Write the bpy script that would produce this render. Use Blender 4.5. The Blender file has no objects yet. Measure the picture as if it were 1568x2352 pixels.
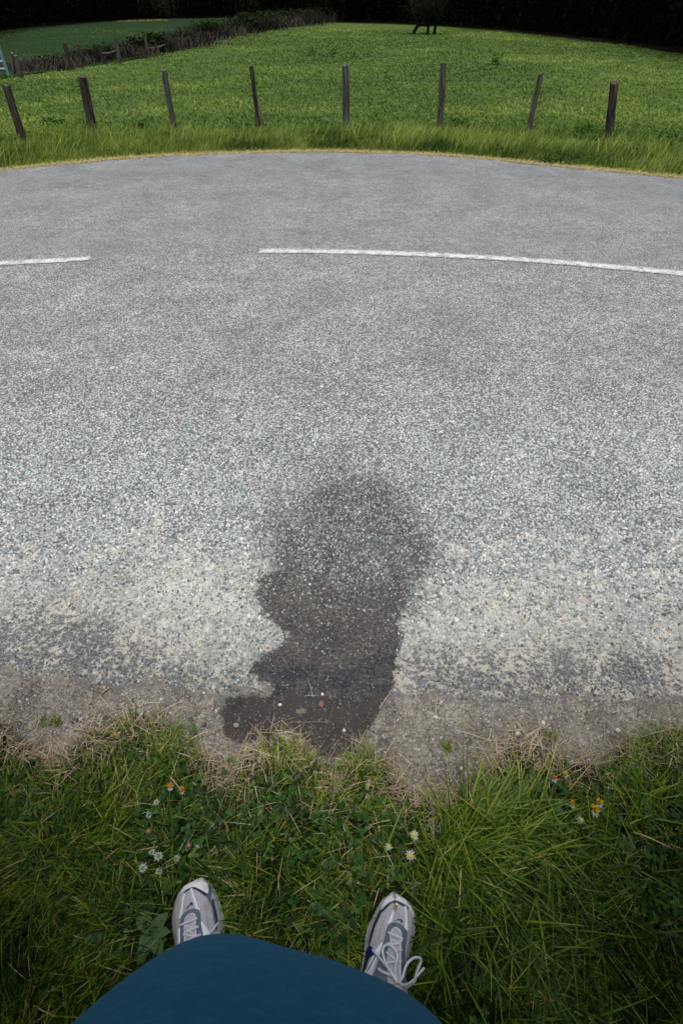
import bpy, bmesh, math, random
import numpy as np
from mathutils import Vector, Matrix
R = math.radians
random.seed(7); rng = np.random.default_rng(7)
scene = bpy.context.scene
COL = scene.collection

# ---------------------------------------------------------------- camera, world, sun, exposure
F, XC, YC, YH, H = 1200.0, 784.0, 1176.0, -10.0, 1.5
PITCH = math.atan((YC - YH) / F)
SP, CP = math.sin(PITCH), math.cos(PITCH)
cam_d = bpy.data.cameras.new('camera'); cam = bpy.data.objects.new('camera', cam_d); COL.objects.link(cam)
cam.location = (0, 0, H); cam.rotation_euler = (math.pi/2 - PITCH, 0, 0)
cam_d.sensor_fit = 'VERTICAL'; cam_d.sensor_height = 36.0; cam_d.lens = F/2352*36
cam_d.clip_start = 0.02; cam_d.clip_end = 600
scene.camera = cam

world = bpy.data.worlds.new('World'); scene.world = world; world.use_nodes = True
wt = world.node_tree; wt.nodes.clear()
sky = wt.nodes.new('ShaderNodeTexSky'); sky.sky_type = 'NISHITA'; sky.sun_disc = False
SUN_EL, SUN_AZ = R(82), R(172)           # azimuth measured from +Y towards +X
sky.sun_elevation = SUN_EL; sky.sun_rotation = SUN_AZ; sky.dust_density = 6.0; sky.air_density = 1.0; sky.ozone_density = 1.0
hs = wt.nodes.new('ShaderNodeHueSaturation'); hs.inputs['Saturation'].default_value = 0.66
bgn = wt.nodes.new('ShaderNodeBackground'); bgn.inputs[1].default_value = 0.085
wo = wt.nodes.new('ShaderNodeOutputWorld')
wt.links.new(sky.outputs[0], hs.inputs['Color']); wt.links.new(hs.outputs[0], bgn.inputs[0]); wt.links.new(bgn.outputs[0], wo.inputs[0])
sd_ = bpy.data.lights.new('sun', 'SUN'); sd_.energy = 2.3; sd_.angle = R(20); sd_.color = (1.0, 0.99, 0.975)
sun = bpy.data.objects.new('sun', sd_); COL.objects.link(sun)
dv = Vector((math.sin(SUN_AZ)*math.cos(SUN_EL), math.cos(SUN_AZ)*math.cos(SUN_EL), math.sin(SUN_EL)))
sun.rotation_euler = dv.to_track_quat('Z', 'Y').to_euler(); sun.location = (0, 0, 30)
scene.view_settings.view_transform = 'Standard'; scene.view_settings.look = 'None'
scene.view_settings.exposure = 0.62; scene.view_settings.gamma = 1.0
scene.cycles.max_bounces = 6; scene.cycles.diffuse_bounces = 3; scene.cycles.transparent_max_bounces = 4

# ---------------------------------------------------------------- surveying helpers
def at(X, Y, z=0.0):
    """ground (or level z) point seen at X, Y of the 1568 x 2352 photograph"""
    a = (X-XC)/F; b = (YC-Y)/F
    dx, dy, dz = a, CP + b*SP, -SP + b*CP
    t = (z-H)/dz
    return Vector((dx*t, dy*t, z))
def at_np(X, Y, z=0.0):
    a = (X-XC)/F; b = (YC-Y)/F
    dz = -SP+b*CP; t = (z-H)/dz
    return a*t, (CP+b*SP)*t
def px(x, y, z=0.0):
    zz = np.asarray(z)-H
    d = y*CP - zz*SP; u = y*SP + zz*CP
    d = np.where(d < 1e-3, 1e-3, d)
    return XC + F*x/d, YC - F*u/d
def hashn(ix, iy, s):
    h = (ix.astype(np.int64)*374761393 + iy.astype(np.int64)*668265263 + s*982451653) & 0xffffffff
    h = ((h ^ (h >> 13))*1274126177) & 0xffffffff
    return ((h ^ (h >> 16)) & 0xffff)/65535.0
def vn(x, y, sc, s=0):
    x = np.asarray(x, float)*sc; y = np.asarray(y, float)*sc
    ix = np.floor(x); iy = np.floor(y); fx = x-ix; fy = y-iy
    fx = fx*fx*(3-2*fx); fy = fy*fy*(3-2*fy)
    a = hashn(ix, iy, s); b = hashn(ix+1, iy, s); c = hashn(ix, iy+1, s); d = hashn(ix+1, iy+1, s)
    return (a*(1-fx)+b*fx)*(1-fy)+(c*(1-fx)+d*fx)*fy
def fbm(x, y, sc, s=0, o=3):
    v = 0; w = 0; a = 1.0
    for k in range(o):
        v = v + a*vn(x, y, sc*2**k, s+k*17); w += a; a *= .5
    return v/w
def sstep(a, b, x):
    t = np.clip((x-a)/(b-a), 0, 1); return t*t*(3-2*t)
def polysd(px_, py_, poly):
    """signed distance to a polygon, positive inside"""
    P = np.array(poly, float); n = len(P)
    d = np.full(np.shape(px_), 1e9); ins = np.zeros(np.shape(px_), bool)
    for i in range(n):
        ax, ay = P[i]; bx, by = P[(i+1) % n]
        ex, ey = bx-ax, by-ay
        wx, wy = px_-ax, py_-ay
        t = np.clip((wx*ex+wy*ey)/(ex*ex+ey*ey+1e-12), 0, 1)
        d = np.minimum(d, (wx-ex*t)**2+(wy-ey*t)**2)
        c = ((ay > py_) != (by > py_)) & (px_ < (bx-ax)*(py_-ay)/((by-ay) if abs(by-ay) > 1e-9 else 1e-9)+ax)
        ins ^= c
    d = np.sqrt(d)
    return np.where(ins, d, -d)

# ---------------------------------------------------------------- material helpers
class NT:
    def __init__(s, name, rough=.8, spec=.3):
        s.m = bpy.data.materials.new(name); s.m.use_nodes = True; s.t = s.m.node_tree; s.t.nodes.clear()
        s.out = s.n('ShaderNodeOutputMaterial'); s.b = s.n('ShaderNodeBsdfPrincipled')
        s.b.inputs['Roughness'].default_value = rough; s.b.inputs['Specular IOR Level'].default_value = spec
        s.l(s.b.outputs[0], s.out.inputs[0])
        s.g = None
    def n(s, k): return s.t.nodes.new(k)
    def l(s, a, b): s.t.links.new(a, b)
    def setin(s, sock, v):
        if v is None: return
        if isinstance(v, bpy.types.NodeSocket): s.l(v, sock)
        else:
            if isinstance(v, (tuple, list)) and len(v) == 3 and sock.type == 'RGBA': v = (*v, 1)
            sock.default_value = v
    def pos(s):
        if s.g is None: s.g = s.n('ShaderNodeNewGeometry')
        return s.g.outputs['Position']
    def obj(s): return s.n('ShaderNodeTexCoord').outputs['Object']
    def noise(s, sc, det=4, rough=.55, vec=None, dist=0.0):
        x = s.n('ShaderNodeTexNoise'); x.inputs['Scale'].default_value = sc; x.inputs['Detail'].default_value = det
        x.inputs['Roughness'].default_value = rough; x.inputs['Distortion'].default_value = dist
        s.l(vec or s.pos(), x.inputs['Vector']); return x.outputs['Fac']
    def voro(s, sc, feat='F1', vec=None, rnd=1.0):
        x = s.n('ShaderNodeTexVoronoi'); x.feature = feat; x.inputs['Scale'].default_value = sc; x.inputs['Randomness'].default_value = rnd
        s.l(vec or s.pos(), x.inputs['Vector']); return x
    def math(s, op, a, b=None, c=None, clamp=False):
        x = s.n('ShaderNodeMath'); x.operation = op; x.use_clamp = clamp
        s.setin(x.inputs[0], a); s.setin(x.inputs[1], b)
        if c is not None: s.setin(x.inputs[2], c)
        return x.outputs[0]
    def mix(s, f, a, b, mode='MIX'):
        x = s.n('ShaderNodeMix'); x.data_type = 'RGBA'; x.blend_type = mode
        s.setin(x.inputs['Factor'], f); s.setin(x.inputs[6], a); s.setin(x.inputs[7], b); return x.outputs[2]
    def ss(s, v, a, b):
        x = s.n('ShaderNodeMapRange'); x.interpolation_type = 'SMOOTHSTEP'
        s.setin(x.inputs['Value'], v); x.inputs['From Min'].default_value = a; x.inputs['From Max'].default_value = b
        return x.outputs[0]
    def ramp(s, f, stops, const=False):
        x = s.n('ShaderNodeValToRGB'); cr = x.color_ramp
        if const: cr.interpolation = 'CONSTANT'
        while len(cr.elements) < len(stops): cr.elements.new(.5)
        for e, (p, c) in zip(cr.elements, stops): e.position = p; e.color = (*c, 1)
        s.setin(x.inputs[0], f); return x.outputs[0]
    def attr(s, name):
        x = s.n('ShaderNodeAttribute'); x.attribute_name = name; return x.outputs['Fac']
    def bump(s, h, dist=.002, st=1.0):
        x = s.n('ShaderNodeBump'); x.inputs['Strength'].default_value = st; x.inputs['Distance'].default_value = dist
        s.l(h, x.inputs['Height']); s.l(x.outputs[0], s.b.inputs['Normal']); return x
    def col(s, c): s.setin(s.b.inputs['Base Color'], c)
    def trans(s, c, f=.3):
        tr = s.n('ShaderNodeBsdfTranslucent'); s.setin(tr.inputs[0], c)
        mx = s.n('ShaderNodeMixShader'); mx.inputs[0].default_value = f
        s.l(s.b.outputs[0], mx.inputs[1]); s.l(tr.outputs[0], mx.inputs[2]); s.l(mx.outputs[0], s.out.inputs[0])

def plain(name, c, rough=.7, var=.25, sc=40, bump=0.0, spec=.3, coords='pos'):
    t = NT(name, rough, spec)
    v = t.noise(sc, 4)
    t.col(t.mix(v, tuple(x*(1-var) for x in c), tuple(min(1, x*(1+var)) for x in c)))
    if bump: t.bump(t.noise(sc*3, 3), bump)
    return t.m

# ---------------------------------------------------------------- object helpers
def tag(o, label=None, cat=None, group=None, kind=None):
    if label: o['label'] = label
    if cat: o['category'] = cat
    if group: o['group'] = group
    if kind: o['kind'] = kind
    return o
def link(name, me, mat, parent=None, smooth=False):
    mats = mat if isinstance(mat, (list, tuple)) else [mat]
    for m in mats: me.materials.append(m)
    if smooth: me.polygons.foreach_set('use_smooth', np.ones(len(me.polygons), bool))
    o = bpy.data.objects.new(name, me); COL.objects.link(o)
    if parent: o.parent = parent
    return o
def mesh_np(name, V, Q, mat, attrs=None, parent=None, smooth=False):
    V = np.ascontiguousarray(V, np.float32); Q = np.ascontiguousarray(Q, np.int32)
    k = Q.shape[1]; me = bpy.data.meshes.new(name)
    me.vertices.add(len(V)); me.vertices.foreach_set('co', V.ravel())
    me.loops.add(Q.size); me.loops.foreach_set('vertex_index', Q.ravel())
    me.polygons.add(len(Q)); me.polygons.foreach_set('loop_start', np.arange(0, Q.size, k, dtype=np.int32))
    me.update(calc_edges=True)
    for an, av in (attrs or {}).items():
        a = me.attributes.new(an, 'FLOAT', 'POINT'); a.data.foreach_set('value', np.ascontiguousarray(av, np.float32))
    return link(name, me, mat, parent, smooth)
def from_bm(name, bm, mat, parent=None, smooth=False):
    me = bpy.data.meshes.new(name); bm.normal_update(); bm.to_mesh(me); bm.free()
    return link(name, me, mat, parent, smooth)
def empty(name, loc, label, cat, group=None, rz=0):
    o = bpy.data.objects.new(name, None); COL.objects.link(o); o.location = loc; o.rotation_euler = (0, 0, rz)
    o.empty_display_size = .05
    return tag(o, label, cat, group)
def grid_quads(nu, nv):
    i = np.arange(nu-1)[:, None]*nv + np.arange(nv-1)[None, :]
    return np.stack([i, i+nv, i+nv+1, i+1], -1).reshape(-1, 4)
def catmull(pts, n=8, closed=False):
    P = [Vector(p) for p in pts]; out = []; m = len(P)
    rngi = range(m) if closed else range(m-1)
    for i in rngi:
        if closed: a, b, c, d = P[(i-1) % m], P[i], P[(i+1) % m], P[(i+2) % m]
        else: a, b, c, d = P[max(i-1, 0)], P[i], P[i+1], P[min(i+2, m-1)]
        for k in range(n):
            t = k/n
            out.append(.5*((2*b)+(-a+c)*t+(2*a-5*b+4*c-d)*t*t+(-a+3*b-3*c+d)*t**3))
    if not closed: out.append(P[-1])
    return out
def tube(bm, pts, rad, n=8, cap=True):
    """rad: number or list"""
    pts = [Vector(p) for p in pts]; N = len(pts)
    rad = [rad]*N if isinstance(rad, (int, float)) else rad
    rings = []; up = Vector((0, 0, 1)); prev = None
    for i, p in enumerate(pts):
        d = (pts[min(i+1, N-1)]-pts[max(i-1, 0)])
        if d.length < 1e-9: d = Vector((0, 0, 1))
        d.normalize()
        if prev is None:
            s = d.cross(up if abs(d.z) < .95 else Vector((1, 0, 0))).normalized()
        else:
            s = (prev - d*prev.dot(d)); s = s.normalized() if s.length > 1e-6 else d.orthogonal().normalized()
        prev = s; u = d.cross(s)
        rings.append([bm.verts.new(p+(s*math.cos(2*math.pi*k/n)+u*math.sin(2*math.pi*k/n))*rad[i]) for k in range(n)])
    for a, b in zip(rings, rings[1:]):
        for k in range(n): bm.faces.new((a[k], a[(k+1) % n], b[(k+1) % n], b[k]))
    if cap:
        bm.faces.new(rings[0][::-1]); bm.faces.new(rings[-1])
def interp(xs, pts):
    p = np.array(pts, float); return np.interp(xs, p[:, 0], p[:, 1])

# ---------------------------------------------------------------- layout of the road (surveyed points)
def smooth_curve(pts):
    q = catmull([(a, b, 0) for a, b in pts], 10); return np.array([(v.x, v.y) for v in q])
FAR = smooth_curve([(-120, 412), (0, 393), (200, 372), (400, 358), (650, 350), (784, 350), (1000, 357), (1250, 379), (1568, 410), (1700, 426)])
NEAR = smooth_curve([(-120, 1530), (0, 1545), (120, 1552), (250, 1575), (400, 1572), (520, 1598), (625, 1592), (760, 1606), (880, 1600), (1000, 1596), (1150, 1612), (1300, 1600), (1450, 1606), (1568, 1600), (1700, 1595)])
GRASS = smooth_curve([(-150, 1650), (0, 1655), (60, 1700), (120, 1725), (180, 1690), (250, 1660), (330, 1640), (400, 1655), (450, 1705), (520, 1765), (590, 1705), (660, 1685), (715, 1725), (770, 1765), (830, 1705), (880, 1745), (930, 1795), (1000, 1815), (1080, 1785), (1150, 1725), (1200, 1690), (1290, 1730), (1380, 1735), (1440, 1700), (1568, 1665), (1720, 1650)])
def farY(X): return np.interp(X, FAR[:, 0], FAR[:, 1])
def nearY(X): return np.interp(X, NEAR[:, 0], NEAR[:, 1])
def grassY(X): return np.interp(X, GRASS[:, 0], GRASS[:, 1])

STAIN = [(590, 1330), (583, 1370), (598, 1408), (628, 1436), (655, 1455), (642, 1480), (600, 1508), (570, 1528), (582, 1556), (618, 1570), (618, 1592), (512, 1598), (506, 1640), (512, 1692), (560, 1712), (620, 1700), (668, 1672), (700, 1700), (735, 1745), (800, 1735), (838, 1692), (868, 1642), (888, 1606), (912, 1570), (912, 1520), (926, 1480), (918, 1430), (934, 1395), (944, 1345), (915, 1318), (870, 1335), (780, 1345), (700, 1335), (668, 1305), (628, 1306)]
def edge_wob(X): return (fbm(X, X*0, .03, 3, 5)-.5)*44
def stain_sd(x, y):
    X, Y = px(x, y)
    s = polysd(X, Y, STAIN)*.00105
    isl = .012 - np.hypot((X-690)*.00105, (Y-1632)*.0016)*1.0
    return np.clip(np.where(isl > -.006, np.minimum(s, -isl*1.0+.0), s), -.25, .25)
def stain_soft(x, y):
    X, Y = px(x, y)
    wob = (fbm(x, y, 7, 61)-.5)*120
    wdt = np.interp(Y, [960, 1050, 1150, 1250, 1340, 1450, 1560], [60, 105, 165, 200, 200, 165, 130])
    a = 1.0*np.exp(-np.abs((X-800+wob*.4)/wdt)**2.2)*sstep(950, 1290, Y+wob)*sstep(1500, 1360, Y)
    b = .42*np.exp(-(((X-810+wob)/260)**2+((Y-1190+wob)/190)**2)**1.4); c = 0
    return np.clip(a*1.2+b+c, 0, 1)
def tar_amt(x, y):
    X, Y = px(x, y)
    ny = nearY(X)
    base = sstep(170, 40, ny-Y)
    left = np.exp(-(((X-150)/190)**2+((Y-1455)/70)**2))
    left2 = .5*np.exp(-(((X-120)/80)**2+((Y-1385)/45)**2))
    right = .5*np.exp(-(((X-1250)/320)**2+((Y-1530)/60)**2))
    return np.clip(base*.45+left*.55+left2*.6+right*.8, 0, 1)
def dust_amt(x, y):
    X, Y = px(x, y)
    d = sstep(1000, 1430, Y)*.75
    d = d + .5*np.exp(-(((X-1080)/260)**2+((Y-1500)/80)**2)) + .3*np.exp(-(((X-420)/220)**2+((Y-1400)/130)**2))
    d = d + .35*np.exp(-(((X-1430)/170)**2+((Y-840)/60)**2)) + .3*np.exp(-(((X-250)/230)**2+((Y-830)/90)**2))
    return np.clip(d, 0, 1)
def low_amt(x, y):
    X, Y = px(x, y); return np.clip(sstep(1215, 1350, Y)+.9*np.exp(-(((X-622)/45)**2+((Y-1335)/40)**2)), 0, 1)
def dirtf_amt(x, y):
    X, Y = px(x, y); return sstep(90, -25, nearY(X)-Y)
def lane_vignette_amt(x, y):     # darker, polished strips along the bend; far-side lens vignette painted into the colour
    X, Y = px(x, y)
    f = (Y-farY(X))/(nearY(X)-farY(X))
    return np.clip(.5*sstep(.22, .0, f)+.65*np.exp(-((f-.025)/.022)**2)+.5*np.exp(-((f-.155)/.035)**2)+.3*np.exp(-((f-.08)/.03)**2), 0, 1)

# ---------------------------------------------------------------- road material
def chip_palette(t, f):
    return t.ramp(f, [(0, (.070, .083, .092)), (.12, (.165, .187, .20)), (.27, (.26, .31, .315)), (.46, (.36, .405, .40)), (.64, (.52, .555, .54)), (.78, (.255, .272, .285)), (.86, (.52, .53, .50)), (.93, (.50, .44, .41)), (.97, (.68, .67, .62))])
def road_material():
    t = NT('asphalt', .82, .25)
    v1 = t.voro(112); sep = t.n('ShaderNodeSeparateColor'); t.l(v1.outputs['Color'], sep.inputs[0])
    chip = chip_palette(t, sep.outputs[0])
    chip = t.mix(t.noise(420, 2), t.mix(1, chip, (.78, .78, .78), 'MULTIPLY'), t.mix(1, chip, (1.12, 1.12, 1.12), 'MULTIPLY'))
    cm = t.ss(v1.outputs['Distance'], .62, .42)
    fine = t.noise(160, 5, .7); mid = t.noise(28, 5, .65); big = t.noise(2.3, 5, .6)
    dust = t.attr('dust'); tar = t.attr('tar'); soft = t.attr('soft'); sdv = t.attr('sd'); lane_vignette = t.attr('lane_vignette')
    binder = t.mix(fine, (.06, .063, .065), (.19, .195, .195))
    dm = t.ss(t.math('ADD', t.math('ADD', t.math('MULTIPLY', dust, .62), t.math('MULTIPLY', t.math('SUBTRACT', mid, .5), 1.3)), t.math('MULTIPLY', t.math('SUBTRACT', t.noise(7, 4, .6), .5), .8)), .22, .62)
    binder = t.mix(dm, binder, t.mix(fine, (.36, .345, .29), (.56, .53, .44)))
    c = t.mix(cm, binder, chip)
    # dusty film dulls many chips
    c = t.mix(t.math('MULTIPLY', dm, .22), c, (.46, .44, .37))
    # worn tar at the edge of the carriageway
    tv = t.math('ADD', t.math('ADD', t.math('MULTIPLY', tar, .5), t.math('MULTIPLY', t.math('SUBTRACT', t.noise(48, 6, .8), .5), 5.0)), t.math('MULTIPLY', t.math('SUBTRACT', t.noise(8, 4, .6), .5), 1.6))
    tm = t.ss(tv, .1, .34)
    tc = t.ramp(t.noise(110, 5, .8), [(.38, (.012, .015, .022)), (.5, (.10, .108, .12)), (.62, (.33, .34, .35))])
    under = t.mix(fine, (.26, .245, .205), (.72, .68, .57))
    edge = t.ss(t.math('ADD', tar, t.math('MULTIPLY', t.math('SUBTRACT', mid, .5), 1.2)), .2, .55)
    c = t.mix(t.math('MULTIPLY', edge, .85), c, t.mix(tm, under, tc))
    # wet stain
    sn = t.math('ADD', sdv, t.math('MULTIPLY', t.math('SUBTRACT', t.noise(38, 6, .75), .5), .07))
    wm = t.math('MULTIPLY', t.ss(sn, -.003, .010), t.attr('low'))
    sf = t.math('MULTIPLY', soft, t.ss(t.math('ADD', soft, t.math('MULTIPLY', t.math('SUBTRACT', t.noise(45, 5, .7), .5), 2.2)), -.05, 1.25))
    wet = t.math('MAXIMUM', wm, sf)
    wetc = t.mix(1, t.mix(t.noise(9, 4), (.040, .040, .042), (.105, .092, .080)), t.ramp(t.noise(95, 5, .8), [(.36, (.25, .25, .28)), (.5, (.9, .9, .9)), (.64, (2.0, 1.95, 1.9))]), 'MULTIPLY')
    wetc = t.mix(t.math('MULTIPLY', t.ss(v1.outputs['Distance'], .36, .2), t.ss(sep.outputs[1], .55, .8)), wetc, t.mix(.55, chip, (.1, .1, .1)))
    wetc = t.mix(t.math('MULTIPLY', edge, t.ss(t.noise(12, 4), .3, .6)), wetc, t.mix(1, wetc, (.50, .58, .74), 'MULTIPLY'))
    c = t.mix(wet, c, wetc)
    df = t.ss(t.math('ADD', t.attr('dirtf'), t.math('MULTIPLY', t.math('SUBTRACT', t.noise(30, 6, .75), .5), 3.5)), .75, .95)
    c = t.mix(t.math('MULTIPLY', df, t.math('SUBTRACT', 1, wet)), c, t.mix(t.noise(190, 4, .75), (.13, .115, .098), (.33, .30, .255)))
    c = t.mix(t.math('MULTIPLY', lane_vignette, .55), c, t.mix(t.noise(70, 4, .7), (.105, .112, .118), (.20, .21, .215)))
    c = t.mix(1, c, t.ramp(big, [(.3, (.80, .80, .82)), (.7, (1.17, 1.165, 1.15))]), 'MULTIPLY')
    c = t.mix(1, c, t.ramp(t.noise(11, 4, .6), [(.32, (.84, .84, .85)), (.68, (1.13, 1.13, 1.12))]), 'MULTIPLY')
    t.col(c)
    hh = t.math('MULTIPLY', cm, t.math('ADD', .55, t.math('MULTIPLY', sep.outputs[2], .5)))
    hh = t.math('MULTIPLY', hh, t.math('SUBTRACT', 1, t.math('MULTIPLY', t.math('MAXIMUM', edge, wm), .55)))
    hh = t.math('ADD', hh, t.math('MULTIPLY', fine, .35))
    t.bump(hh, .0055, 1.0)
    t.setin(t.b.inputs['Roughness'], t.math('SUBTRACT', .85, t.math('MULTIPLY', wet, .3)))
    return t.m
M_ROAD = road_material()

def road_grid():
    Xs = np.arange(-110, 1690, 6.5); nu = len(Xs); nv = 215
    ny = nearY(Xs) + edge_wob(Xs)
    nx_, nyy = at_np(Xs, ny); fx_, fy_ = at_np(Xs, farY(Xs)+(vn(Xs, Xs*0, .09, 9)-.5)*3)
    t = (np.linspace(0, 1, nv)**2.2)[None, :]
    x = nx_[:, None]+(fx_-nx_)[:, None]*t; y = nyy[:, None]+(fy_-nyy)[:, None]*t
    # both arms of the bend, beyond the frame
    def arm(sgn, xn, yn, xf, yf):
        n = [(xn, yn)]+[(sgn*a, b) for a, b in ((1.7, .5), (2.25, .2), (2.8, -.4), (3.15, -1.5), (3.2, -4), (3.2, -12), (3.2, -40))]
        f = [(xf, yf)]+[(sgn*a, b) for a, b in ((6.4, 5.6), (8.3, 3.2), (9.4, .2), (9.8, -2.2), (9.9, -4.5), (9.9, -12), (9.9, -40))]
        N = np.array([(p.x, p.y) for p in catmull([(a, b, 0) for a, b in n], 6)]); Fp = np.array([(p.x, p.y) for p in catmull([(a, b, 0) for a, b in f], 6)])
        return N[1:], Fp[1:]
    Nl, Fl = arm(-1, nx_[0], nyy[0], fx_[0], fy_[0]); Nr, Fr = arm(1, nx_[-1], nyy[-1], fx_[-1], fy_[-1])
    def span(N, Fp):
        return N[:, 0][:, None]+(Fp-N)[:, 0][:, None]*t, N[:, 1][:, None]+(Fp-N)[:, 1][:, None]*t
    xl, yl = span(Nl[::-1], Fl[::-1]); xr, yr = span(Nr, Fr)
    x = np.vstack([xl, x, xr]); y = np.vstack([yl, y, yr])
    return x, y
rx, ry = road_grid()
rz = (fbm(rx, ry, .8, 5)-.5)*.012*sstep(.6, 2.0, ry)
tcol = (np.linspace(0, 1, 215)**2.2)[None, :]*8
rz = rz - .0045*np.exp(-tcol/.05)
xf, yf, zf = rx.ravel(), ry.ravel(), rz.ravel()
infr = (ry.ravel() > .3) & (np.abs(xf) < 5)
at_ = {'sd': np.where(infr, stain_sd(xf, yf), -.25), 'soft': np.where(infr, stain_soft(xf, yf), 0), 'tar': np.where(infr, tar_amt(xf, yf), 0), 'dust': np.where(infr, dust_amt(xf, yf), .2), 'lane_vignette': np.where(infr, lane_vignette_amt(xf, yf), 0), 'dirtf': np.where(infr, dirtf_amt(xf, yf), 0), 'low': low_amt(xf, yf)}
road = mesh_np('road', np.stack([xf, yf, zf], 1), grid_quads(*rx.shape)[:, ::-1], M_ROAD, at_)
tag(road, 'grey chip-sealed country road curving past the verge', None, None, 'structure')
def road_z(x, y): return (fbm(x, y, .8, 5)-.5)*.012*sstep(.6, 2.0, y)

# ---------------------------------------------------------------- ground under everything
t = NT('meadow_ground', .95, .1)
n1 = t.noise(.35, 4); n2 = t.noise(2.2, 5, .65); n3 = t.noise(14, 4, .7)
c = t.ramp(n2, [(.3, (.026, .055, .012)), (.5, (.052, .092, .022)), (.7, (.085, .130, .032))])
c = t.mix(t.ss(n1, .4, .7), c, t.mix(1, c, (1.25, 1.12, .9), 'MULTIPLY'))
c = t.mix(1, c, t.ramp(n3, [(.3, (.65, .65, .65)), (.7, (1.25, 1.25, 1.25))]), 'MULTIPLY')
t.col(c); t.bump(n3, .05, .8); M_MEADOW = t.m
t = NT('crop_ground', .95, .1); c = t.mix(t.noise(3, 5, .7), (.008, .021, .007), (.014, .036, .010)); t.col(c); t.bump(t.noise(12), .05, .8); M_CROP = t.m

gx = np.linspace(-110, 110, 221); gy = np.linspace(-70, 150, 221)
GX, GY = np.meshgrid(gx, gy, indexing='ij')
GZ = -.03 + (fbm(GX, GY, .11, 21)-.5)*.12*sstep(9, 16, GY)*sstep(75, 50, GY)
meadow = mesh_np('meadow', np.stack([GX.ravel(), GY.ravel(), GZ.ravel()], 1), grid_quads(221, 221)[:, ::-1]*1, M_MEADOW)
tag(meadow, 'green meadow beyond the fence posts', None, None, 'structure')
def mz(x, y): return -.03 + (fbm(x, y, .11, 21)-.5)*.12*sstep(9, 16, y)*sstep(75, 50, y)

# dirt shoulder with the soil of the near verge
t = NT('dirt', .95, .15)
wet = t.ss(t.math('ADD', t.attr('sd'), t.math('MULTIPLY', t.math('SUBTRACT', t.noise(40, 5, .65), .5), .03)), -.002, .008)
wv = t.n('ShaderNodeVectorMath'); wv.operation = 'ADD'; nz = t.n('ShaderNodeTexNoise'); nz.inputs['Scale'].default_value = 30
sc_ = t.n('ShaderNodeVectorMath'); sc_.operation = 'SCALE'; sc_.inputs['Scale'].default_value = .022
t.l(t.pos(), nz.inputs['Vector']); t.l(nz.outputs['Color'], sc_.inputs[0]); t.l(t.pos(), wv.inputs[0]); t.l(sc_.outputs[0], wv.inputs[1])
cr = t.voro(38, 'DISTANCE_TO_EDGE', wv.outputs[0]); crack = t.math('MULTIPLY', t.ss(cr.outputs['Distance'], .055, .015), t.ss(t.noise(9, 4), .50, .62))
c = t.ramp(t.noise(11, 6, .65), [(.3, (.125, .108, .09)), (.5, (.225, .20, .168)), (.72, (.35, .325, .275))])
c = t.mix(1, c, t.ramp(t.noise(110, 5, .8), [(.36, (.40, .40, .40)), (.64, (1.55, 1.54, 1.5))]), 'MULTIPLY')
v = t.voro(160); sep = t.n('ShaderNodeSeparateColor'); t.l(v.outputs['Color'], sep.inputs[0])
gr = t.math('MULTIPLY', t.ss(v.outputs['Distance'], .42, .3), t.ss(sep.outputs[0], .62, .72))
c = t.mix(gr, c, chip_palette(t, sep.outputs[1]))
tarm = t.ss(t.math('ADD', t.attr('tar'), t.math('SUBTRACT', t.noise(24, 6, .7), .5)), .38, .5)
c = t.mix(t.math('MULTIPLY', tarm, .8), c, t.mix(t.noise(300, 3, .7), (.085, .09, .10), (.2, .2, .2)))
c = t.mix(t.math('MULTIPLY', crack, .65), c, (.08, .065, .05))
c = t.mix(wet, c, t.mix(t.noise(14, 5), (.038, .036, .038), (.085, .071, .062)))
c = t.mix(t.attr('soil'), c, t.mix(t.noise(60, 4), (.012, .010, .006), (.035, .027, .016)))
t.col(c)
hb = t.math('SUBTRACT', t.math('ADD', t.noise(150, 5, .7), t.math('MULTIPLY', gr, .8)), t.math('MULTIPLY', crack, .8))
t.bump(hb, .0035, .9); M_DIRT = t.m
sx = np.linspace(-3.3, 3.3, 420); sy = np.concatenate([np.linspace(-8, -.4, 30), np.linspace(-.36, .86, 130)])
SX, SY = np.meshgrid(sx, sy, indexing='ij'); a, b = SX.ravel(), SY.ravel()
XX, YY = px(a, b); infr = b > -.3
soil = np.where(infr, sstep(-12, 40, YY-grassY(XX)+(vn(a, b, 30, 4)-.5)*30), 1)
drop = sstep(1.25, 3.3, np.abs(a))*-.02     # the island falls away under the road arms
dz = -.0045 + (fbm(a, b, 14, 6)-.5)*.005 + soil*.006 + drop - sstep(.80, .86, b)*.006
M = infr
shoulder = mesh_np('dirt_shoulder', np.stack([a, b, dz], 1), grid_quads(420, 160)[:, ::-1], M_DIRT,
    {'sd': np.where(M, stain_sd(a, b), -.25), 'soil': soil, 'tar': np.where(M, sstep(75, -5, YY-nearY(XX))*.45, 0)}, smooth=True)
tag(shoulder, 'cracked pale dirt shoulder between road edge and near grass', None, None, 'structure')

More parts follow.
